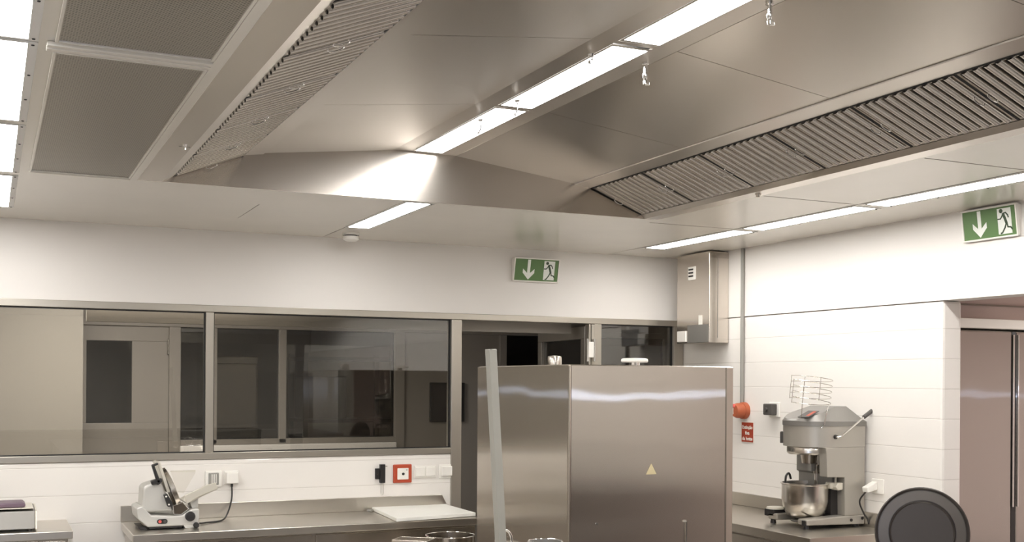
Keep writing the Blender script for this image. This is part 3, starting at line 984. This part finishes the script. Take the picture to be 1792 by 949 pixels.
t = thing('cutting_board', 'thick white plastic cutting board on the right end of the worktop', 'cutting board', (2.27, 6.1, .90))
MB().prism([(2.013, 5.80), (2.515, 5.885), (2.520, 6.362), (2.055, 6.365)], 'z', .902, .922).build('slab', 'board', t, bevel=.003)
MB().prism([(2.030, 6.30), (2.012, 6.33), (2.03, 6.35), (2.054, 6.33)], 'z', .9015, .913).build('grip_tab', 'grey_plastic', t, bevel=.002)

# ================================================================ MEAT SLICER
sl = thing('meat_slicer', 'silver electric meat slicer with black knob at the left end of the worktop', 'slicer', (.69, 5.98, .90))
O = Vector((.69, 5.99, .90))


def sp(px, py):      # outline points of the machine in centimetre-like units taken over to metres
    return (.69 + (px - 238) * .00281, .90 + (926 - py) * .00297)


def spoly(*p): return [sp(a, b) for a, b in p]


Y0, Y1 = 5.97, 6.20
MB().prism(spoly((238, 906), (236, 888), (246, 884), (262, 901), (300, 904), (318, 903), (334, 893), (347, 893), (347, 921), (318, 921), (256, 921)), 'y', Y0, Y1).build('base', 'machine', sl, bevel=.007, seg=3)
MB().prism(spoly((246, 897), (248, 853), (256, 849), (280, 842), (302, 897)), 'y', Y0 + .03, Y1 - .03).build('motor_housing', 'machine', sl, bevel=.014, seg=3)
MB().prism(spoly((240, 921), (252, 921), (256, 926), (244, 926)), 'y', Y0 + .02, Y1 - .02).build('foot', 'black', sl)
MB().prism(spoly((258, 921), (318, 921), (316, 924.5), (260, 924.5)), 'y', Y0 + .01, Y1 - .01).build('underside', 'black', sl)
MB().prism(spoly((318, 920), (346, 920), (342, 926), (322, 926)), 'y', Y0 + .002, Y1 - .02).build('foot_block', 'machine', sl, bevel=.003)
# tilted round blade with ring guard
cx, cz = sp(303, 862)
ax = Vector((math.cos(math.radians(21)), 0, math.sin(math.radians(21))))
cc = Vector((cx, 6.09, cz))
MB().lathe([(0, -.002), (.108, -.002), (.112, 0), (.108, .002), (.03, .006), (0, .006)], cc, ax, 48).build('blade', 'chrome', sl, smooth=True)
MB().lathe([(.108, -.012), (.122, -.012), (.122, .008), (.112, .012), (.106, .004)][::1] + [(.108, -.012)], cc, ax, 48).build('blade_guard', 'steel_plain', sl, smooth=True)
MB().lathe([(0, .006), (.026, .006), (.022, .018), (0, .02)], cc, ax, 24).build('blade_hub', 'steel_plain', sl, smooth=True)
# gauge plate and black grips
MB().prism(spoly((272, 812), (278, 810), (296, 862), (291, 864)), 'y', Y0 + .02, Y0 + .2).build('gauge_plate', 'machine_light', sl, bevel=.003)
MB().prism(spoly((262, 815), (266, 813), (279, 846), (273, 850)), 'y', Y0, Y0 + .03).build('grip', 'black', sl, bevel=.004)
MB().prism(spoly((262, 815), (273, 811), (274, 814), (265, 818)), 'y', Y0, Y0 + .03).build('grip', 'black', sl, bevel=.003)
MB().prism(spoly((261, 842), (280, 838), (281, 844), (263, 849)), 'y', Y0, Y0 + .04).build('grip', 'black', sl, bevel=.004)
MB().prism(spoly((283, 866), (289, 864), (300, 883), (298, 887), (290, 887)), 'y', Y0 - .012, Y0 + .02).build('clamp', 'black', sl, bevel=.004)
for q in ((287, 869), (292, 883)):
    a, b = sp(*q)
    MB().cyl((a, Y0 - .012, b), (a, Y0 - .0145, b), .0045, 12).build('clamp_screw', 'white_plastic', sl)
# carriage tray and column
MB().prism(spoly((320, 869), (360, 852), (376, 848), (381, 859), (345, 872), (324, 884)), 'y', Y0 + .0, Y0 + .012).build('carriage_plate', 'machine_light', sl, bevel=.003)
MB().prism(spoly((324, 884), (381, 860), (380, 857), (323, 881)), 'y', Y0 + .012, Y1).build('carriage_tray', 'machine_light', sl, bevel=.002)
MB().prism(spoly((300, 828), (345, 829), (345, 833), (324, 868), (312, 866)), 'y', Y0 + .1, Y0 + .104).build('clear_guard', 'plexi', sl)
MB().prism(spoly((300, 828), (345, 828), (345, 831), (300, 830)), 'y', Y0 + .095, Y0 + .11).build('guard_rail', 'machine_light', sl)
MB().prism(spoly((331, 880), (347, 873), (347, 893), (336, 893)), 'y', Y0 + .04, Y0 + .16).build('column', 'machine', sl, bevel=.003)
MB().prism(spoly((300, 886), (318, 880), (330, 893), (316, 903), (302, 902)), 'y', Y0 + .02, Y0 + .12).build('blade_foot', 'chrome', sl, bevel=.004)
a, b = sp(330, 905)
MB().lathe([(0, 0), (.025, 0), (.025, .018), (.021, .024), (0, .026)], (a, Y0, b), (0, -1, 0), 28).build('dial', 'black', sl, smooth=True)
a, b = sp(341, 920)
MB().lathe([(0, 0), (.015, 0), (.015, .012), (.011, .016), (0, .017)], (a, Y0, .9155), (0, -1, 0), 24).build('small_knob', 'black', sl, smooth=True)
a, b = sp(281, 912)
k = MB().prism([(a + (.014 if math.cos(q) > 0 else -.014) + .012 * math.cos(q), b + .012 * math.sin(q)) for q in [2 * PI * i / 24 for i in range(24)]], 'y', Y0 - .004, Y0)
sw = k.build('switch_plate', 'black', sl)
MB().cyl((a - .012, Y0 - .004, b), (a - .012, Y0 - .009, b), .008).build('red_button', 'red_button', sl, smooth=True)
MB().cyl((a + .013, Y0 - .004, b), (a + .013, Y0 - .009, b), .008).build('black_button', 'charcoal', sl, smooth=True)

# ================================================================ COMBI OVEN
ov = thing('combi_oven', 'tall brushed stainless steel oven standing in the middle of the kitchen', 'oven', (2.63, 4.7, 0))
OX0, OX1, OY0, OY1 = 2.218, 3.055, 4.20, 5.175
MB().box(OX0, OX0 + .012, OY0 + .012, OY1, .62, 1.738).build('side_panel', 'oven', ov)
MB().box(OX0 + .012, OX1 - .04, OY0, OY0 + .012, .62, 1.738).build('rear_panel', 'oven', ov)
MB().box(OX0, OX0 + .0118, OY0, OY0 + .0118, .62, 1.738).build('corner_edge', 'steel_plain', ov, bevel=.004, seg=3)
MB().box(OX1 - .039, OX1, OY0 - .004, OY0 + .03, .62, 1.74).build('corner_post', 'steel_plain', ov, bevel=.004)
MB().box(OX0 + .012, OX1, OY0 + .03, OY1, .62, 1.70).build('body', 'steel', ov)
MB().box(OX0 + .003, OX1 - .003, OY0 + .003, OY1 - .003, 1.70, 1.742).build('top_panel', 'steel_plain', ov, bevel=.006)
k = MB().lathe([(0, 0), (.034, 0), (.034, .035), (.031, .045), (0, .05)], (2.405, 4.70, 1.742), (0, 0, 1), 28)
k.build('flue', 'steel_plain', ov, smooth=True)
MB().lathe([(0, 0), (.05, 0), (.045, .004), (0, .004)], (2.405, 4.70, 1.742), (0, 0, 1), 28).build('flue_collar', 'steel_plain', ov, smooth=True)
MB().lathe([(0, 0), (.026, 0), (.026, .022), (0, .022)], (2.84, 4.70, 1.742), (0, 0, 1), 24).build('vent_neck', 'chrome', ov, smooth=True)
MB().lathe([(0, 0), (.062, 0), (.066, .006), (.064, .016), (.055, .020), (0, .022)], (2.84, 4.70, 1.764), (0, 0, 1), 32).build('vent_cap', 'white_plastic', ov, smooth=True)
for x in (OX0 + .05, OX1 - .09):
    for y in (OY0 + .06, OY1 - .1): MB().box(x, x + .04, y, y + .04, 0, .62).build('leg', 'steel_plain', ov)
MB().box(OX0 + .03, OX1 - .03, OY0 + .03, OY1 - .03, .2, .23).build('stand_shelf', 'steel_plain', ov)
tr = MB().prism([(2.5985, 1.2665), (2.6525, 1.2665), (2.6255, 1.3145)], 'y', OY0 - .0012, OY0)
ws = tr.build('warning_sticker', 'warn', ov)
k = MB()
A, B, C3 = Vector((2.5985, 1.2665)), Vector((2.6525, 1.2665)), Vector((2.6255, 1.3145))
G = (A + B + C3) / 3
for p, q in ((A, B), (B, C3), (C3, A)):
    k.prism([tuple(p), tuple(q), tuple(q + (G - q) * .3), tuple(p + (G - p) * .3)], 'y', OY0 - .0018, OY0 - .0012)
k.prism([(2.629, 1.302), (2.619, 1.285), (2.625, 1.285), (2.622, 1.271), (2.632, 1.290), (2.626, 1.290)], 'y', OY0 - .0018, OY0 - .0012)
k.build('warning_symbol', 'charcoal', ws)
MB().cyl((2.355, OY0, 1.063), (2.355, OY0 - .003, 1.063), .005).build('screw', 'chrome', ov)
MB().tube([(2.806, OY0 - .004, 1.052), (2.806, OY0 - .004, .75)], .004, 8).build('drain_pipe', 'chrome', ov, smooth=True)
MB().cyl((2.79, OY0 - .001, 1.055), (2.806, OY0 - .006, 1.055), .004).build('pipe_clip', 'chrome', ov)

# ================================================================ FOREGROUND POTS
isl = thing('cooking_island', 'stainless steel cooking block below the photo edge carrying the pots', 'cooker', (1.45, 3.1, 0))
MB().box(1.05, 1.95, 2.7, 3.6, .84, .88).build('top', 'worktop', isl, bevel=.004)
MB().box(1.08, 1.92, 2.73, 3.57, .12, .84).build('body', 'steel', isl)
for x in (1.1, 1.85):
    for y in (2.75, 3.5): MB().box(x, x + .04, y, y + .04, 0, .12).build('leg', 'steel_plain', isl)
pt = thing('stock_pot', 'steel stock pot in the foreground holding the grey stirring paddle', 'pot', (1.36, 3.12, .88))
MB().lathe([(0, .004), (.115, .004), (.12, .01), (.12, .27), (.124, .275), (.118, .275), (.116, .012), (0, .008)], (1.39, 3.12, .88), (0, 0, 1), 40).build('body', 'steel_plain', pt, smooth=True)
for s in (-1, 1):
    MB().tube(spline([(1.35, 3.12 + s * .118, 1.10), (1.36, 3.12 + s * .15, 1.105), (1.42, 3.12 + s * .15, 1.105), (1.43, 3.12 + s * .118, 1.10)], 6), .005, 8).build('handle', 'steel_plain', pt, smooth=True)
pd = MB(Matrix.Translation((1.434, 3.12, .902)) @ Matrix.Rotation(math.radians(-3.6), 4, 'Y') @ Matrix.Rotation(math.radians(18), 4, 'Z'))
pd.prism([(-.0155, -.010), (.0155, -.010), (.0185, .0), (.0155, .010), (-.0155, .010)], 'z', 0, .866)
tag(pd.build('stirring_paddle', 'paddle', bevel=.002), 'long pale grey bar leaning upright in front of the oven', 'paddle')
ld = thing('sauce_pot', 'lidded steel pot whose ring handle shows at the bottom edge before the oven', 'pot', (1.50, 3.35, .88))
LX, LY = 1.585, 3.40
MB().lathe([(0, .004), (.085, .004), (.085, .22), (.082, .22), (.082, .01), (0, .008)], (LX - .01, LY, .88), (0, 0, 1), 36).build('body', 'steel_plain', ld, smooth=True)
MB().lathe([(0, .26), (.03, .257), (.07, .24), (.088, .223), (.086, .220), (0, .245)], (LX - .01, LY, .88), (0, 0, 1), 36).build('lid', 'steel_plain', ld, smooth=True)
MB().tube([(LX - .085 + .033 * math.cos(a), LY - .12 + .012 * math.cos(a), 1.158 + .034 * math.sin(a)) for a in [2 * PI * i / 28 for i in range(28)]], .0045, 10, loop=True).build('ring_handle', 'chrome', ld, smooth=True)
MB().tube([(LX - .085, LY - .12, 1.124), (LX - .03, LY - .06, 1.12)], .005, 8).build('handle_stem', 'chrome', ld, smooth=True)
dp = thing('dark_pot', 'dark rimmed pot just showing at the bottom edge in front of the oven', 'pot', (1.78, 3.2, .88))
MB().lathe([(0, .004), (.045, .004), (.052, .02), (.052, .288), (.055, .291), (.050, .291), (.048, .012), (0, .008)], (1.578, 3.14, .88), (0, 0, 1), 40).build('body', 'mixer_dark', dp, smooth=True)
MB().tube([(1.578 + .054 * math.cos(a), 3.14 + .054 * math.sin(a), 1.171) for a in [2 * PI * i / 40 for i in range(40)]], .0024, 8, loop=True).build('rim', 'chrome', dp, smooth=True)

rg = thing('added_range', 'long dark range added behind the viewpoint for the steel to reflect', 'cooker', (1.6, -1.2, 0))  # unseen dark block, added to darken reflections low on the steel
MB().box(.7, 2.9, -2.6, .2, .86, .90).build('top', 'charcoal', rg, bevel=.004)
MB().box(.74, 2.86, -2.56, .16, .1, .86).build('body', 'charcoal', rg)
MB().box(.78, 2.82, -2.5, .1, 0, .1).build('plinth', 'black', rg)
sc_ = thing('added_side_cabinet', 'row of dark base cabinets added along the near right wall for reflections', 'cabinet', (3.9, .5, 0))  # added out of view so the oven's lower face reflects something dark
MB().box(3.55, 4.236, -1.6, 2.28, .1, .93).build('body', 'charcoal', sc_)
MB().box(3.52, 4.236, -1.6, 2.28, .93, .97).build('top', 'charcoal', sc_, bevel=.004)
MB().box(3.6, 4.22, -1.55, 2.24, 0, .1).build('plinth', 'black', sc_)
bc = thing('added_back_cabinet', 'row of dark base cabinets added behind the viewpoint for reflections', 'cabinet', (.5, -2.9, 0))  # unseen dark row put in for the steel to reflect
MB().box(-3.0, 3.4, -3.19, -2.65, .1, .95).build('body', 'charcoal', bc)
MB().box(-3.0, 3.4, -3.19, -2.62, .95, .99).build('top', 'charcoal', bc)
MB().box(-2.98, 3.38, -3.15, -2.7, 0, .1).build('plinth', 'black', bc)

# trolley with pot and tray stack behind the oven's left side
tl = thing('low_trolley', 'low steel trolley behind the oven carrying a pot and a tray stack', 'trolley', (2.0, 5.35, 0))
MB().box(1.82, 2.42, 5.25, 5.78, .66, .69).build('top', 'worktop', tl, bevel=.004)
for x in (1.83, 2.38):
    for y in (5.26, 5.74): MB().box(x, x + .03, y, y + .03, 0, .66).build('leg', 'steel_plain', tl)
MB().box(1.84, 2.40, 5.27, 5.76, .2, .22).build('lower_shelf', 'steel_plain', tl)
t = thing('cooking_pot', 'open steel pot partly hidden behind the left edge of the oven', 'pot', (2.13, 5.42, .69))
MB().lathe([(0, .004), (.12, .004), (.125, .012), (.125, .165), (.130, .168), (.124, .168), (.121, .014), (0, .008)], (2.205, 5.50, .69), (0, 0, 1), 44).build('body', 'steel_plain', t, smooth=True)
MB().tube([(2.205 + .128 * math.cos(a), 5.50 + .128 * math.sin(a), .859) for a in [2 * PI * i / 44 for i in range(44)]], .0035, 8, loop=True).build('rim', 'chrome', t, smooth=True)
t = thing('tray_stack', 'stack of steel trays set at an angle in front of the worktop', 'tray stack', (1.95, 5.42, .69))
T = Matrix.Translation((1.966, 5.40, .69)) @ Matrix.Rotation(math.radians(-40), 4, 'Z')
for i in range(6):
    k = MB(T)
    z = .001 + i * .03
    e = .001 * i
    k.box(-.085 - e, .085 + e, -.055 - e, .055 + e, z, z + .003)
    k.box(-.090 - e, .090 + e, -.060 - e, -.055 - e, z, z + .024).box(-.090 - e, .090 + e, .055 + e, .060 + e, z, z + .024)
    k.box(-.090 - e, -.085 - e, -.055 - e, .055 + e, z, z + .024).box(.085 + e, .090 + e, -.055 - e, .055 + e, z, z + .024)
    k.build('tray', 'steel_plain', t, bevel=.002)

# ================================================================ RIGHT COUNTER AND MIXER
ZR = .91
t = thing('wall_table', 'dark steel worktop with upstand along the tiled right wall under the mixer', 'worktop', (3.95, 5.1, 0))
MB().box(3.645, XW - .002, 4.375, 6.20, ZR - .045, ZR).build('worktop', 'worktop', t, bevel=.004)
MB().box(XW - .018, XW - .001, 4.375, 6.20, ZR + .0005, .988).build('upstand', 'worktop', t, bevel=.003)
MB().box(3.67, XW - .01, 4.40, 6.19, .2, ZR - .045).build('cabinet', 'steel', t)
for y in (4.42, 5.30): MB().box(3.655, 3.67, y, y + .86, .22, ZR - .055).build('door', 'steel', t, bevel=.003)
for x in (3.70, 4.15):
    for y in (4.42, 6.1): MB().box(x, x + .04, y, y + .04, 0, .2).build('leg', 'steel_plain', t)

mx = thing('planetary_mixer', 'large grey planetary mixer with steel bowl standing on the right worktop', 'mixer', (4.0, 4.8, ZR))
yc, hw = 4.795, .165
# base frame: two forward legs and a back block
MB().prism([(3.838, .932), (3.838, .960), (4.10, .972), (4.222, .972), (4.222, .922), (4.10, .925)], 'y', yc - hw, yc - hw + .075).build('base_leg', 'mixer', mx, bevel=.006)
MB().prism([(3.845, .932), (3.845, .965), (4.10, .972), (4.222, .972), (4.222, .922), (4.10, .925)], 'y', yc + hw - .075, yc + hw).build('base_leg', 'mixer', mx, bevel=.006)
MB().box(4.09, 4.222, yc - hw + .0755, yc + hw - .0755, .925, .972).build('base_block', 'mixer_dark', mx)
MB().lathe([(0, 0), (.075, 0), (.08, .005), (.075, .011), (0, .012)], (3.965, yc, .930), (0, 0, 1), 32).build('bowl_seat', 'mixer_dark', mx, smooth=True)
MB().box(3.845, 3.965, yc + .115, yc + .20, .945, .985).build('front_pad', 'black', mx, bevel=.006)
MB().lathe([(0, 0), (.05, 0), (.045, .01), (0, .012)], (3.885, yc + .155, .985), (0, 0, 1), 24).build('pad_cap', 'machine_light', mx, smooth=True)
for x, y in ((3.858, yc - hw + .03), (3.865, yc + hw - .02), (4.195, yc - hw + .04), (4.195, yc + hw - .04)):
    MB().lathe([(0, 0), (.016, 0), (.013, .022), (0, .022)], (x, y, ZR), (0, 0, 1), 16).build('foot', 'black', mx, smooth=True)
MB().box(3.838 - .006, 3.838, yc - hw + .006, yc - hw + .035, .928, .955).build('front_cap', 'black', mx)
# column with overhang
MB().prism([(4.088, .972), (4.222, .972), (4.222, 1.3325), (3.955, 1.3325), (3.962, 1.30), (3.968, 1.178), (4.084, 1.173)], 'y', yc - hw, yc - hw + .06).build('column_side', 'mixer', mx, bevel=.004)
MB().prism([(4.05, .9725), (4.222, .9725), (4.222, 1.3325), (4.035, 1.3325), (4.035, 1.19), (4.05, 1.185)], 'y', yc - hw + .0605, yc + hw).build('column', 'mixer_dark', mx, bevel=.004)
MB().box(4.044, 4.0875, yc - hw + .058, yc + hw + .001, .9726, 1.12).build('column_shade', 'black', mx)  # black box paints the shade on the column front behind the bowl
# head: rounded front


def dplan(xf, xb, r, y0, y1, n=18):
    # plan outline with a semicircular front reaching towards -x
    pts = [(xb, y0)]
    cx_ = xf + r
    for i in range(n + 1):
        a = -PI / 2 - PI * i / n
        pts.append((cx_ + r * math.cos(a), (y0 + y1) / 2 + r * math.sin(a)))
    pts.append((xb, y1))
    return pts


xf = 3.857
MB().prism(dplan(xf, 4.222, hw, yc - hw, yc + hw), 'z', 1.333, 1.443).build('head', 'mixer', mx, bevel=.004, smooth=True)
MB().prism(dplan(xf - .004, 4.228, hw + .004, yc - hw - .004, yc + hw + .004), 'z', 1.4435, 1.468).build('lid_band', 'mixer_dark', mx, bevel=.004, smooth=True)
# sloping lid
pl = dplan(xf - .002, 4.226, hw + .002, yc - hw - .002, yc + hw + .002)


def ztop(x):
    if x < 4.075: return 1.476 + (x - 3.855) / .22 * .070
    if x < 4.15: return 1.546
    return 1.546 - (x - 4.15) / .076 * .064


lid = MB()
n = len(pl)
vs = [(x, y, 1.4685) for x, y in pl]
top = []
steps = [3.857, 3.90, 3.95, 4.0, 4.13, 4.226]
for x, y in pl:
    xx = 3.862 + (x - 3.855) * .98 if x < 4.05 else x
    if abs(y - yc) > hw * .98 and x < 4.2: xx = 4.075
    top.append((xx, yc + (y - yc) * (.93 - .33 * min(1, max(0, (xx - 3.87) / .2)) if xx < 4.15 else .8), ztop(xx)))
fs = [(i, (i + 1) % n, (i + 1) % n + n, i + n) for i in range(n)]
fs.append(tuple(range(n - 1, -1, -1)))
# roof as strips across the width between symmetric outline points
ridge = []
half = n // 2
for i in range(half - (0 if n % 2 else 0)):
    a, b = i, n - 1 - i
    if i + 1 < n - 1 - i - 1:
        pass
vs2 = vs + top
extra = [(4.15, yc - hw * .6, 1.546), (4.15, yc + hw * .6, 1.546)]
base = len(vs2)
vs2 += extra
fs.append((n, base, base + 1, n + n - 1))
# left and right side closures
fs[0] = (0, 1, n + 1, base, n)
fs[n - 2] = (n - 2, n - 1, 2 * n - 1, base + 1, 2 * n - 2)
fs.append((base, n + 1, 2 * n - 2, base + 1))
i, j = n + 1, 2 * n - 2
while j - i > 1:
    if j - i == 2:
        fs.append((i, i + 1, j))
        break
    fs.append((i, i + 1, j - 1, j))
    i += 1; j -= 1
lid.add(vs2, fs)
lid.build('lid', 'mixer_dark', mx, smooth=True)
MB(Matrix.Translation((3.915, yc - .06, 1.5025)) @ Matrix.Rotation(math.radians(-24.5), 4, 'Y')).box(-.035, .045, -.055, .03, 0, .0025).build('lid_reflection', 'charcoal', mx)  # thin dark plate paints the dark reflection on the sloping lid
MB(Matrix.Translation((3.915, yc - .07, 1.5025)) @ Matrix.Rotation(math.radians(-24.5), 4, 'Y')).box(-.02, .035, -.035, -.01, .001, .0035).build('red_sticker', 'red', mx)
MB(Matrix.Translation((3.893, 4.905, 1.375)) @ Matrix.Rotation(math.radians(-42), 4, 'Z')).box(-.010, .012, -.022, .022, -.03, .032).build('latch', 'charcoal', mx, bevel=.004)
# planetary gear, chrome ring, shaft and tool
HX, HYc = 3.993, yc
MB().lathe([(0, 0), (.112, 0), (.115, -.008), (.115, -.034), (.108, -.042), (0, -.042)], (HX - .01, HYc, 1.333), (0, 0, 1), 48).build('gear_ring', 'bowl', mx, smooth=True)
MB().lathe([(0, 0), (.030, 0), (.020, -.058), (0, -.058)], (4.035, HYc - .015, 1.2905), (0, 0, 1), 28).build('planet_hub', 'steel_plain', mx, smooth=True)
MB().lathe([(0, 0), (.045, 0), (.038, -.050), (0, -.050)], (3.985, HYc, 1.2905), (0, 0, 1), 28).build('drive_hub', 'steel_plain', mx, smooth=True)
MB().box(3.965, 3.995, HYc - .04, HYc - .01, 1.20, 1.24).build('tool_socket', 'mixer_dark', mx, bevel=.003)
MB().cyl((4.022, HYc - .015, 1.235), (4.022, HYc - .015, 1.0), .010).build('tool_shaft', 'chrome', mx, smooth=True)
MB().lathe([(0, 0), (.017, 0), (.014, -.05), (0, -.05)], (4.022, HYc - .015, 1.235), (0, 0, 1), 20).build('coupling', 'steel_plain', mx, smooth=True)
# bowl
bx = 3.963
MB().lathe([(0, 0), (.052, .002), (.094, .02), (.116, .055), (.124, .10), (.125, .184), (.131, .188), (.131, .194), (.121, .194), (.119, .10), (.111, .055), (.085, .024), (0, .008)], (bx, yc, .944), (0, 0, 1), 56).build('bowl', 'bowl', mx, smooth=True)
MB().tube(spline([(bx - .11, yc + .03, 1.14), (bx - .105, yc + .03, 1.175), (bx - .07, yc + .05, 1.185), (bx - .05, yc + .06, 1.155)], 6), .006, 8).build('bowl_handle', 'black', mx, smooth=True)
MB().box(bx + .06, bx + .12, yc - .13, yc - .085, 1.112, 1.145).build('bowl_clamp', 'machine_light', mx, bevel=.006)
MB().prism([(4.035, 1.125), (4.05, 1.145), (4.083, 1.145), (4.083, 1.108), (4.05, 1.105)], 'y', yc - .155, yc - .06).build('bowl_bracket', 'machine_light', mx, bevel=.004)
MB().cyl((4.062, yc - .12, 1.145), (4.062, yc - .12, 1.19), .006).build('lift_rod', 'machine_light', mx, smooth=True)
# lever with dark grip
MB().lathe([(0, 0), (.012, 0), (.010, .010), (0, .010)], (4.020, yc - hw, 1.388), (0, -1, 0), 20).build('lever_boss', 'black', mx, smooth=True)
MB().tube(spline([(4.020, yc - hw - .004, 1.388), (4.035, yc - hw - .022, 1.390), (4.09, yc - hw - .024, 1.425), (4.195, yc - hw - .024, 1.494)], 6), .0055, 10).build('lever', 'chrome', mx, smooth=True)
MB().cyl((4.190, yc - hw - .024, 1.491), (4.270, yc - hw - .024, 1.540), .011).build('lever_grip', 'charcoal', mx, smooth=True)
for q in ((4.13, .948), (4.205, .955)):
    MB().cyl((q[0], yc - hw, q[1]), (q[0], yc - hw - .004, q[1]), .008).build('plug', 'black', mx)
# wire bowl guard resting folded up on the head
wg = MB()
gx, gy, gr = 3.968, yc, .124
angs = [math.radians(a) for a in range(-168, 101, 7)]
tilt = Matrix.Translation((gx, gy, 0)) @ Matrix.Rotation(math.radians(7), 4, 'X') @ Matrix.Rotation(math.radians(-2), 4, 'Y')


def gp(a, z):
    p = Matrix.Rotation(math.radians(8), 3, 'X') @ Vector((gr * math.cos(a), gr * math.sin(a), z))
    return Vector((gx, gy, 1.572)) + p


for i in range(5):
    wg.tube([gp(a, i * .0305) for a in angs], .0018, 6)
for a in (angs[0], angs[-1], math.radians(20), math.radians(-140), math.radians(60)):
    wg.tube([gp(a, -.003), gp(a, .125)], .0016, 6)
wg.build('wire_guard', 'steel_plain', mx)
k = MB()
k.tube([gp(math.radians(-60), 0), (3.955, yc - hw - .012, 1.53), (3.935, yc - hw - .014, 1.455), (3.925, yc - hw - .006, 1.437)], .0028, 8)
k.build('guard_arm', 'chrome', mx, smooth=True)
MB().tube([gp(math.radians(-140), .12), gp(math.radians(-140), 0), (3.875, gy - .07, 1.485)], .0018, 6).build('guard_arm', 'steel_plain', mx, smooth=True)

# ================================================================ ROUND DARK PAN ON A CART
ct = thing('utility_cart', 'small steel cart below the photo edge on which the round dark pan stands', 'cart', (4.0, 3.95, 0))
MB().box(3.68, 4.20, 3.70, 4.34, .745, .768).build('top', 'worktop', ct, bevel=.004)
for x in (3.69, 4.16):
    for y in (3.71, 4.30): MB().box(x, x + .03, y, y + .03, 0, .745).build('leg', 'steel_plain', ct)
MB().box(3.70, 4.18, 3.72, 4.32, .2, .215).build('shelf', 'steel_plain', ct)
pn = thing('round_pan', 'large round dark metal pan standing on edge at the lower right', 'pan', (3.94, 3.95, .77))
R0 = .210
pc_ = Vector((3.937, 3.94, .978))
nrm = Vector((-.62, -.78, .10)).normalized()
MB().lathe([(0, .0), (.136, .0), (.142, .006), (.147, .000), (R0 - .014, -.004), (R0 - .004, .006), (R0, .004), (R0, -.008), (R0 - .01, -.014), (0, -.012)], pc_, nrm, 72).build('dish', 'pan', pn, smooth=True)
MB().lathe([(.150, .0035), (R0 - .018, .0005), (R0 - .018, -.001), (.150, .0015), (.150, .0035)], pc_, nrm, 72).build('rim_band', 'pan_ring', pn, smooth=True)
k = MB().tube([pc_ + Vector((-.10, -.03, -.17)) + nrm * .01, pc_ + Vector((-.075, -.028, -.19)) + nrm * .014], .004, 8)
k.build('rim_clip', 'chrome', pn, smooth=True)

for o in S.objects:
    if '_o' in o.keys():
        del o['_o']
